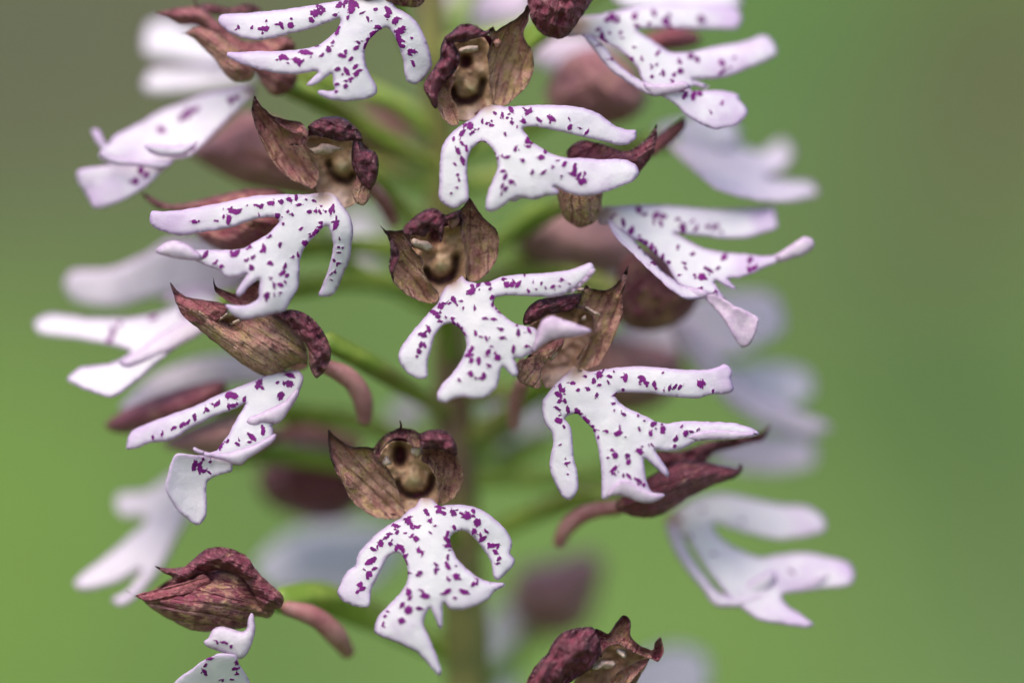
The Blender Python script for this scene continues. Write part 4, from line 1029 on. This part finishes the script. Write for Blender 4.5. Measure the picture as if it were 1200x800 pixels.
# ---------------- lower right flower, its hood under the lip of the one above
w_ = (620, 480, 2.9625)
f = Flower([(722, 590, 7), (690, 578, 9), (640, 596, 12), (545, 640, 16)], (12, 11, 10, 9), 'flower at the lower right with a red-beaked hood and soft pale lip')
f.sepal(w_, pairs(300, 325, 340, 285, 420, 230, 520, 178, 600, 180, 680, 195, 722, 203, 735, 182, 741, 205, 715, 237, 640, 262, 560, 302, 500, 342, 440, 372, 370, 373, 310, 350), pairs(330, 350, 738, 190), tone=0.75, red=0.35, d=4.8, bulge=-1.5, bw=16, back=2, ew=12, pale=0.1)
f.sepal(w_, pairs(440, 140, 530, 140, 620, 110, 720, 95, 800, 80, 838, 50, 815, 102, 740, 125, 640, 152, 600, 200, 480, 220, 430, 180), pairs(440, 180, 835, 55), tone=0.8, red=0.3, d=6.5, bulge=-0.8, bw=12)
f.spur([(728, 594, 6), (690, 600, 6.5), (666, 616, 7), (655, 636, 7.5)], (9, 10, 10.5, 8))
f.lip([(w_, pairs(470, 385, 520, 340, 600, 300, 680, 290, 780, 310, 880, 330, 960, 335, 1020, 370, 1025, 420, 960, 440, 860, 450, 760, 430, 690, 410, 640, 395, 660, 440, 720, 480, 800, 510, 880, 500, 960, 495, 1040, 510, 1110, 530, 1130, 570, 1110, 610, 1030, 620, 960, 630, 880, 640, 900, 680, 960, 720, 990, 745, 960, 755, 880, 745, 800, 730, 740, 690, 700, 660, 650, 600, 600, 530, 560, 470, 540, 440, 500, 420),
       dict(d=8.0, grad=(0, -3.5), ctrl=tri(500, 390, 0, 950, 390, 0.8, 1080, 570, 0.6, 700, 600, 0, 900, 720, 0), neck=(480, 390, 14, 1), const={'lil': 0.1}, spots=tri(520, 380, 8, 600, 345, 7, 740, 385, 6, 640, 500, 6, 850, 590, 8, 910, 560, 8, 560, 440, 7))),
       (w_, pairs(490, 390, 530, 440, 560, 500, 610, 570, 660, 630, 720, 650, 790, 630, 810, 652, 760, 677, 690, 687, 640, 677, 600, 622, 550, 562, 500, 482, 475, 412), dict(d=7.0, grad=(0, -3.5), const={'lil': 0.45}, bulge=-0.3, bw=6)),
       (w_, pairs(690, 655, 760, 600, 830, 560, 860, 575, 840, 620, 800, 655, 740, 682), dict(d=6.6, const={'lil': 0.3}, bulge=-0.3, bw=7)),
       (w_, pairs(850, 560, 900, 585, 960, 590, 1040, 575, 1000, 610, 920, 625, 870, 610), dict(d=7.2, const={'lil': 0.35}, bulge=-0.3, bw=7))])

# ---------------- bud-like hood at the bottom edge
w_ = (540, 600, 3.529)
f = Flower([(685, 800, 3.5), (660, 825, 7), (610, 850, 12), (552, 880, 15)], (9, 9, 8, 8), 'striped dark wine hood opening at the foot of the group')
f.throat(w_, pairs(560, 560, 640, 520, 720, 560, 780, 600, 740, 680, 700, 760, 640, 860, 540, 860, 450, 780, 480, 680, 560, 620), d=1.6, neck=(600, 880, 14, -0.8))
f.sepal(w_, pairs(275, 690, 320, 620, 360, 580, 385, 530, 430, 490, 500, 474, 555, 483, 580, 570, 545, 640, 455, 702, 400, 760, 390, 860, 290, 830, 265, 760), pairs(330, 840, 560, 490), tone=1.0, red=0.12, d=0.2, bulge=-1.2, bw=12, ridges=0.9, back=1, ew=8)
f.sepal(w_, pairs(555, 483, 610, 500, 640, 460, 672, 423, 703, 450, 702, 510, 740, 548, 790, 568, 805, 535, 825, 515, 842, 572, 815, 618, 780, 602, 720, 580, 650, 545, 600, 560, 578, 600), pairs(580, 600, 680, 430), tone=0.45, red=0.2, rim=0.9, d=0.4, bulge=0.5, bw=7, name='dorsal_sepal')
f.sepal(w_, pairs(780, 602, 740, 660, 695, 722, 690, 850, 650, 880, 600, 860, 560, 760, 600, 700, 680, 640), pairs(640, 870, 770, 610), tone=0.1, pale=0.4, rim=0.4, d=0.6, bulge=0.5, bw=8)
f.petal(w_, 595, 630, 55, 24, -10, 0.6)
f.petal(w_, 668, 585, 34, 18, 50, 0.4)
f.lip([((0, 0, 1), pairs(695, 830, 680, 850, 650, 880, 640, 920, 665, 930, 690, 890, 700, 940, 720, 940, 730, 890, 760, 920, 775, 890, 745, 850, 720, 830), dict(d=0.2, spots=tri(700, 860, 4, 680, 880, 4, 730, 880, 4, 710, 900, 4)))])

# ---------------- soft flowers round the far side: whole outline pieces in their own depth
W1 = (0, 0, 1)


def far_flower(ovary, lips, hoods, label=None, spur=None):
    fl = Flower(ovary, (9, 10, 9), label)
    for pts, ax, kw in hoods:
        k = dict(grid=5, er=0.6, back=2.0, ew=14, bulge=-1.5, bw=18, tone=0.5, red=0.2, rim=0.4)
        k.update(kw)
        fl.sepal(W1, pts, ax, **k)
    if lips:
        fl.lip([(W1, p, k) for p, k in lips], grid=5, er=0.25, back=0.25, grad=(0, -5.0))
    if spur:
        fl.spur(*spur)
    return fl


SM = 0.08
far_flower([(262, 352, 8), (330, 340, 10), (430, 330, 13), (520, 350, 15)],
           [(pairs(262, 350, 235, 342, 215, 352, 190, 365, 150, 372, 100, 372, 60, 368, 40, 378, 48, 392, 90, 398, 130, 405, 152, 412, 130, 425, 95, 430, 78, 445, 100, 457, 130, 466, 150, 455, 180, 430, 210, 405, 240, 385, 265, 365),
             dict(d=6.5, ctrl=tri(250, 355, 0, 60, 380, 2, 100, 445, 0.5, 180, 400, 0), const={'lil': 0.15}, spots=tri(132, 388, 5, 128, 398, 4, 215, 365, 5, 180, 372, 4, 140, 380, 3))),
            (pairs(250, 372, 225, 372, 190, 390, 165, 408, 140, 425, 155, 428, 190, 415, 220, 400, 245, 385), dict(d=5.8, const={'lil': 0.5}))],
           [], 'soft pale lip reaching left below the folded flower')
far_flower([(290, 300, 11), (350, 290, 12), (430, 290, 14), (520, 300, 15)],
           [(pairs(295, 300, 240, 282, 200, 280, 170, 298, 130, 315, 85, 318, 76, 335, 88, 354, 130, 362, 170, 352, 220, 340, 280, 330), dict(d=11.5, const={'lil': 0.4}, grad=(-1, 0))),
            (pairs(290, 318, 240, 330, 200, 345, 185, 355, 230, 350, 290, 335), dict(d=10.5, const={'lil': 0.7}))],
           [(pairs(165, 225, 200, 240, 245, 232, 290, 222, 330, 226, 345, 255, 335, 285, 290, 298, 250, 290, 225, 268, 260, 262, 230, 250, 185, 245), pairs(335, 270, 170, 228), dict(d=6, tone=0.45, red=0.55, back=1.5))],
           'wine hood behind the spotted lip, pale lip spread far left')
far_flower([(250, 475, 11), (330, 480, 13), (400, 490, 14), (460, 510, 15), (535, 540, 15)],
           [(pairs(140, 478, 180, 440, 230, 420, 280, 415, 325, 430, 335, 452, 280, 450, 220, 460, 170, 480), dict(d=12, const={'lil': 0.3}))],
           [(pairs(122, 498, 150, 478, 190, 462, 230, 450, 262, 446, 262, 470, 225, 492, 180, 504, 140, 508), pairs(255, 465, 125, 498), dict(d=8.5, tone=0.6, red=0.6)),
            (pairs(190, 520, 250, 490, 300, 490, 330, 510, 300, 530, 240, 535), pairs(320, 510, 195, 520), dict(d=10, tone=0.1, red=0.2, wash=0.4))],
           'pink and wine hood crossed by a spotted arm, left side')
far_flower([(225, 545, 12), (320, 530, 14), (430, 550, 16), (540, 590, 16)],
           [(pairs(222, 550, 198, 558, 172, 575, 140, 578, 136, 595, 145, 606, 172, 608, 150, 630, 120, 655, 88, 680, 98, 692, 138, 682, 165, 668, 150, 690, 130, 702, 145, 710, 172, 688, 192, 660, 207, 630, 222, 600), dict(d=11.5, const={'lil': 0.35}))],
           [], 'soft pale lip hanging beside the beaked hood')
far_flower([(790, 165, 12), (730, 175, 14), (640, 200, 16), (525, 220, 15)],
           [(pairs(768, 150, 800, 142, 830, 148, 860, 165, 890, 178, 915, 165, 930, 178, 918, 200, 900, 208, 950, 214, 957, 228, 920, 237, 880, 234, 840, 222, 815, 202, 790, 178), dict(d=11.5, const={'lil': 0.45}, ctrl=tri(780, 160, -1, 920, 190, 4, 930, 225, 1))),
            (pairs(790, 150, 815, 135, 850, 140, 868, 155, 850, 175, 815, 170), dict(d=14))],
           [], 'soft pale lip reaching right under the notched lobe')
far_flower([(715, 110, 14), (660, 130, 15), (590, 160, 16), (515, 190, 16)],
           [(pairs(610, 60, 650, 40, 700, 45, 730, 70, 700, 90, 650, 85), dict(d=17, const={'lil': 0.8}))],
           [(pairs(640, 110, 660, 70, 700, 55, 745, 80, 758, 120, 735, 142, 690, 150, 655, 138), pairs(720, 140, 660, 60), dict(d=13, tone=0.45, red=0.55, wash=0.3)),
            (pairs(750, 45, 790, 30, 818, 40, 820, 52, 790, 60, 755, 60), pairs(755, 55, 820, 42), dict(d=10, tone=0.7, red=0.7))],
           'blurred pink and wine hood behind the open brown face')
far_flower([(740, 350, 12), (690, 330, 13), (620, 320, 15), (530, 350, 15)],
           [(pairs(715, 388, 760, 375, 795, 352, 850, 342, 905, 346, 918, 385, 890, 405, 850, 420, 815, 410, 770, 415), dict(d=18, const={'lil': 0.4})),
            (pairs(785, 368, 815, 385, 840, 415, 862, 445, 905, 470, 955, 490, 974, 502, 945, 512, 890, 497, 850, 472, 815, 432, 790, 398), dict(d=14, const={'lil': 0.6}, grad=(1, 0)))],
           [(pairs(722, 330, 730, 305, 755, 290, 790, 310, 820, 340, 805, 372, 765, 388, 728, 378), pairs(730, 380, 800, 320), dict(d=9, tone=0.5, red=0.4))],
           'soft wine hood and long pale lip behind the lilac flap')
far_flower([(800, 440, 18), (740, 450, 17), (650, 460, 16), (540, 460, 15)],
           [(pairs(845, 432, 900, 426, 945, 436, 950, 465, 910, 482, 870, 470, 840, 455), dict(d=20, const={'lil': 0.2})),
            ],
           [(pairs(690, 395, 750, 400, 800, 420, 780, 470, 720, 485, 680, 450), pairs(690, 440, 800, 430), dict(d=16, tone=0.3, red=0.35, wash=0.3))],
           'blurred pale lip lobes beyond the outstretched arms')
far_flower([(830, 530, 20), (760, 540, 19), (660, 560, 17), (545, 560, 15)],
           [(pairs(820, 535, 840, 520, 895, 508, 948, 516, 952, 545, 905, 556, 850, 548), dict(d=20, const={'lil': 0.6}))], [], 'blurred lilac lip lobe above the red beak')
far_flower([(380, 560, 22), (430, 580, 21), (490, 600, 18), (545, 620, 15)],
           [(pairs(300, 660, 340, 625, 400, 612, 455, 620, 470, 650, 430, 690, 370, 690, 320, 688), dict(d=22, const={'lil': 0.0}, grad=(0, -11)))],
           [(pairs(300, 560, 320, 525, 360, 505, 405, 515, 432, 550, 425, 590, 390, 612, 345, 605, 312, 590), pairs(425, 590, 310, 540), dict(d=20, tone=0.75, red=0.45, back=4, er=2))],
           'blurred wine hood and white lip behind the smiling face')
far_flower([(650, 720, 27), (620, 750, 24), (590, 780, 20), (550, 810, 15)],
           [(pairs(575, 720, 600, 700, 625, 720, 610, 760, 600, 830, 560, 820, 568, 760), dict(d=25, const={'lil': 0.0})),
            ],
           [(pairs(595, 700, 610, 665, 650, 655, 690, 645, 708, 660, 700, 700, 685, 735, 650, 748, 612, 735), pairs(640, 745, 690, 650), dict(d=27, tone=0.5, red=0.7, back=4, er=2, wash=0.45))],
           'blurred pink hood low beside the stem')
far_flower([(740, 800, 23), (690, 815, 22), (620, 830, 20), (552, 850, 15)],
           [(pairs(740, 775, 790, 755, 828, 770, 825, 810, 770, 830, 735, 810), dict(d=22, const={'lil': 0.3}))], [], 'blurred white lip beside the striped wine hood')
far_flower([(290, 70, 14), (360, 90, 15), (430, 110, 16), (515, 150, 15)],
           [(pairs(168, 50, 175, 28, 205, 25, 240, 45, 270, 70, 250, 78, 200, 70, 172, 65), dict(d=16, const={'lil': 0.1})),
            (pairs(168, 98, 180, 82, 230, 78, 290, 75, 300, 95, 250, 104, 200, 110, 172, 108), dict(d=15, const={'lil': 0.1}))],
           [], 'blurred pair of white lip lobes at the upper left')
far_flower([(320, 200, 12), (380, 190, 14), (450, 200, 16), (515, 220, 15)],
           [],
           [(pairs(222, 180, 250, 160, 290, 130, 340, 150, 400, 200, 400, 235, 340, 228, 280, 215), pairs(390, 220, 240, 165), dict(d=11, tone=0.15, red=0.5, wash=0.25)),
            (pairs(390, 150, 420, 130, 470, 140, 490, 180, 460, 200, 420, 180), pairs(400, 190, 470, 150), dict(d=20, tone=0.5, red=0.6))],
           'brown-pink hood in soft focus behind the pointed sepal')
far_flower([(650, 290, 15), (620, 300, 16), (580, 320, 17), (525, 350, 15)],
           [(pairs(690, 310, 720, 290, 760, 300, 750, 345, 700, 350), dict(d=19, const={'lil': 0.5})),
            ],
           [(pairs(600, 280, 630, 250, 690, 245, 740, 270, 745, 310, 700, 325, 640, 320), pairs(610, 300, 740, 280), dict(d=16, tone=0.0, red=0.25, wash=0.75))],
           'tan-pink hood in soft focus between the middle and right flowers')
far_flower([(560, -40, 22), (545, 0, 20), (530, 40, 18), (512, 80, 15)],
           [(pairs(520, -30, 560, -40, 620, -25, 625, 15, 580, 28, 530, 25), dict(d=24, const={'lil': 0.9})),
            ],
           [], 'blurred pale lip at the tip of the spike')
far_flower([(725, -30, 12), (680, 0, 13), (600, 40, 15), (512, 60, 15)],
           [(pairs(715, -25, 780, -20, 860, -8, 868, 8, 800, 10, 730, 8), dict(d=10, const={'lil': 0.0}))],
           [], 'white lip arm crossing the top edge above the notched lobe')
far_flower([(600, 500, 18), (580, 510, 17), (560, 530, 16), (548, 545, 15)],
           [(pairs(565, 470, 600, 455, 640, 470, 650, 510, 610, 530, 575, 525), dict(d=20, const={'lil': 0.1})),
            ],
           [], 'blurred white lip behind the stem under the flap')
far_flower([(440, 270, 23), (470, 290, 22), (500, 310, 20), (520, 330, 15)],
           [(pairs(400, 255, 440, 250, 460, 285, 440, 315, 405, 305), dict(d=22))], [], 'blurred white lip seen in the gap left of the middle face')
far_flower([(490, 480, 23), (505, 490, 22), (520, 505, 20), (535, 520, 15)],
           [(pairs(455, 478, 490, 470, 500, 490, 470, 500), dict(d=22, const={'lil': 0.4}))], [], 'blurred lilac lip speck above the smiling face')
# slender pedicels that show between the flowers
for path, rad in (
        ([(430, 112, 12), (455, 122, 13), (480, 138, 14), (512, 165, 15)], (8, 9, 9, 7)),
        ([(335, 490, 14), (390, 488, 14), (450, 508, 15), (535, 545, 15)], (10, 11, 11, 9)),
        ([(640, 240, 12), (610, 262, 13), (580, 285, 14), (522, 330, 15)], (8, 10, 10, 8)),
        ([(395, 300, 13), (425, 318, 13.5), (465, 340, 14), (522, 370, 15)], (8, 9, 9, 8)),
        ([(640, 515, 19), (605, 535, 18), (575, 552, 17), (548, 575, 15)], (13, 14, 13, 10))):
    o = tube('bare_ovary', path, rad, M['ovary'], None, ribs=3, ribamp=0.12, twist=4)
    own(o, spike)
for path, rad in (
        ([(612, 448, 6), (605, 470, 7), (602, 500, 8)], (9, 9, 7)),
        ([(300, 515, 12), (360, 505, 13), (420, 520, 14)], (8, 9, 8))):
    o = tube('spur', path, rad, M['spur'], None)
    own(o, spike)
print('flowers', Flower.count)
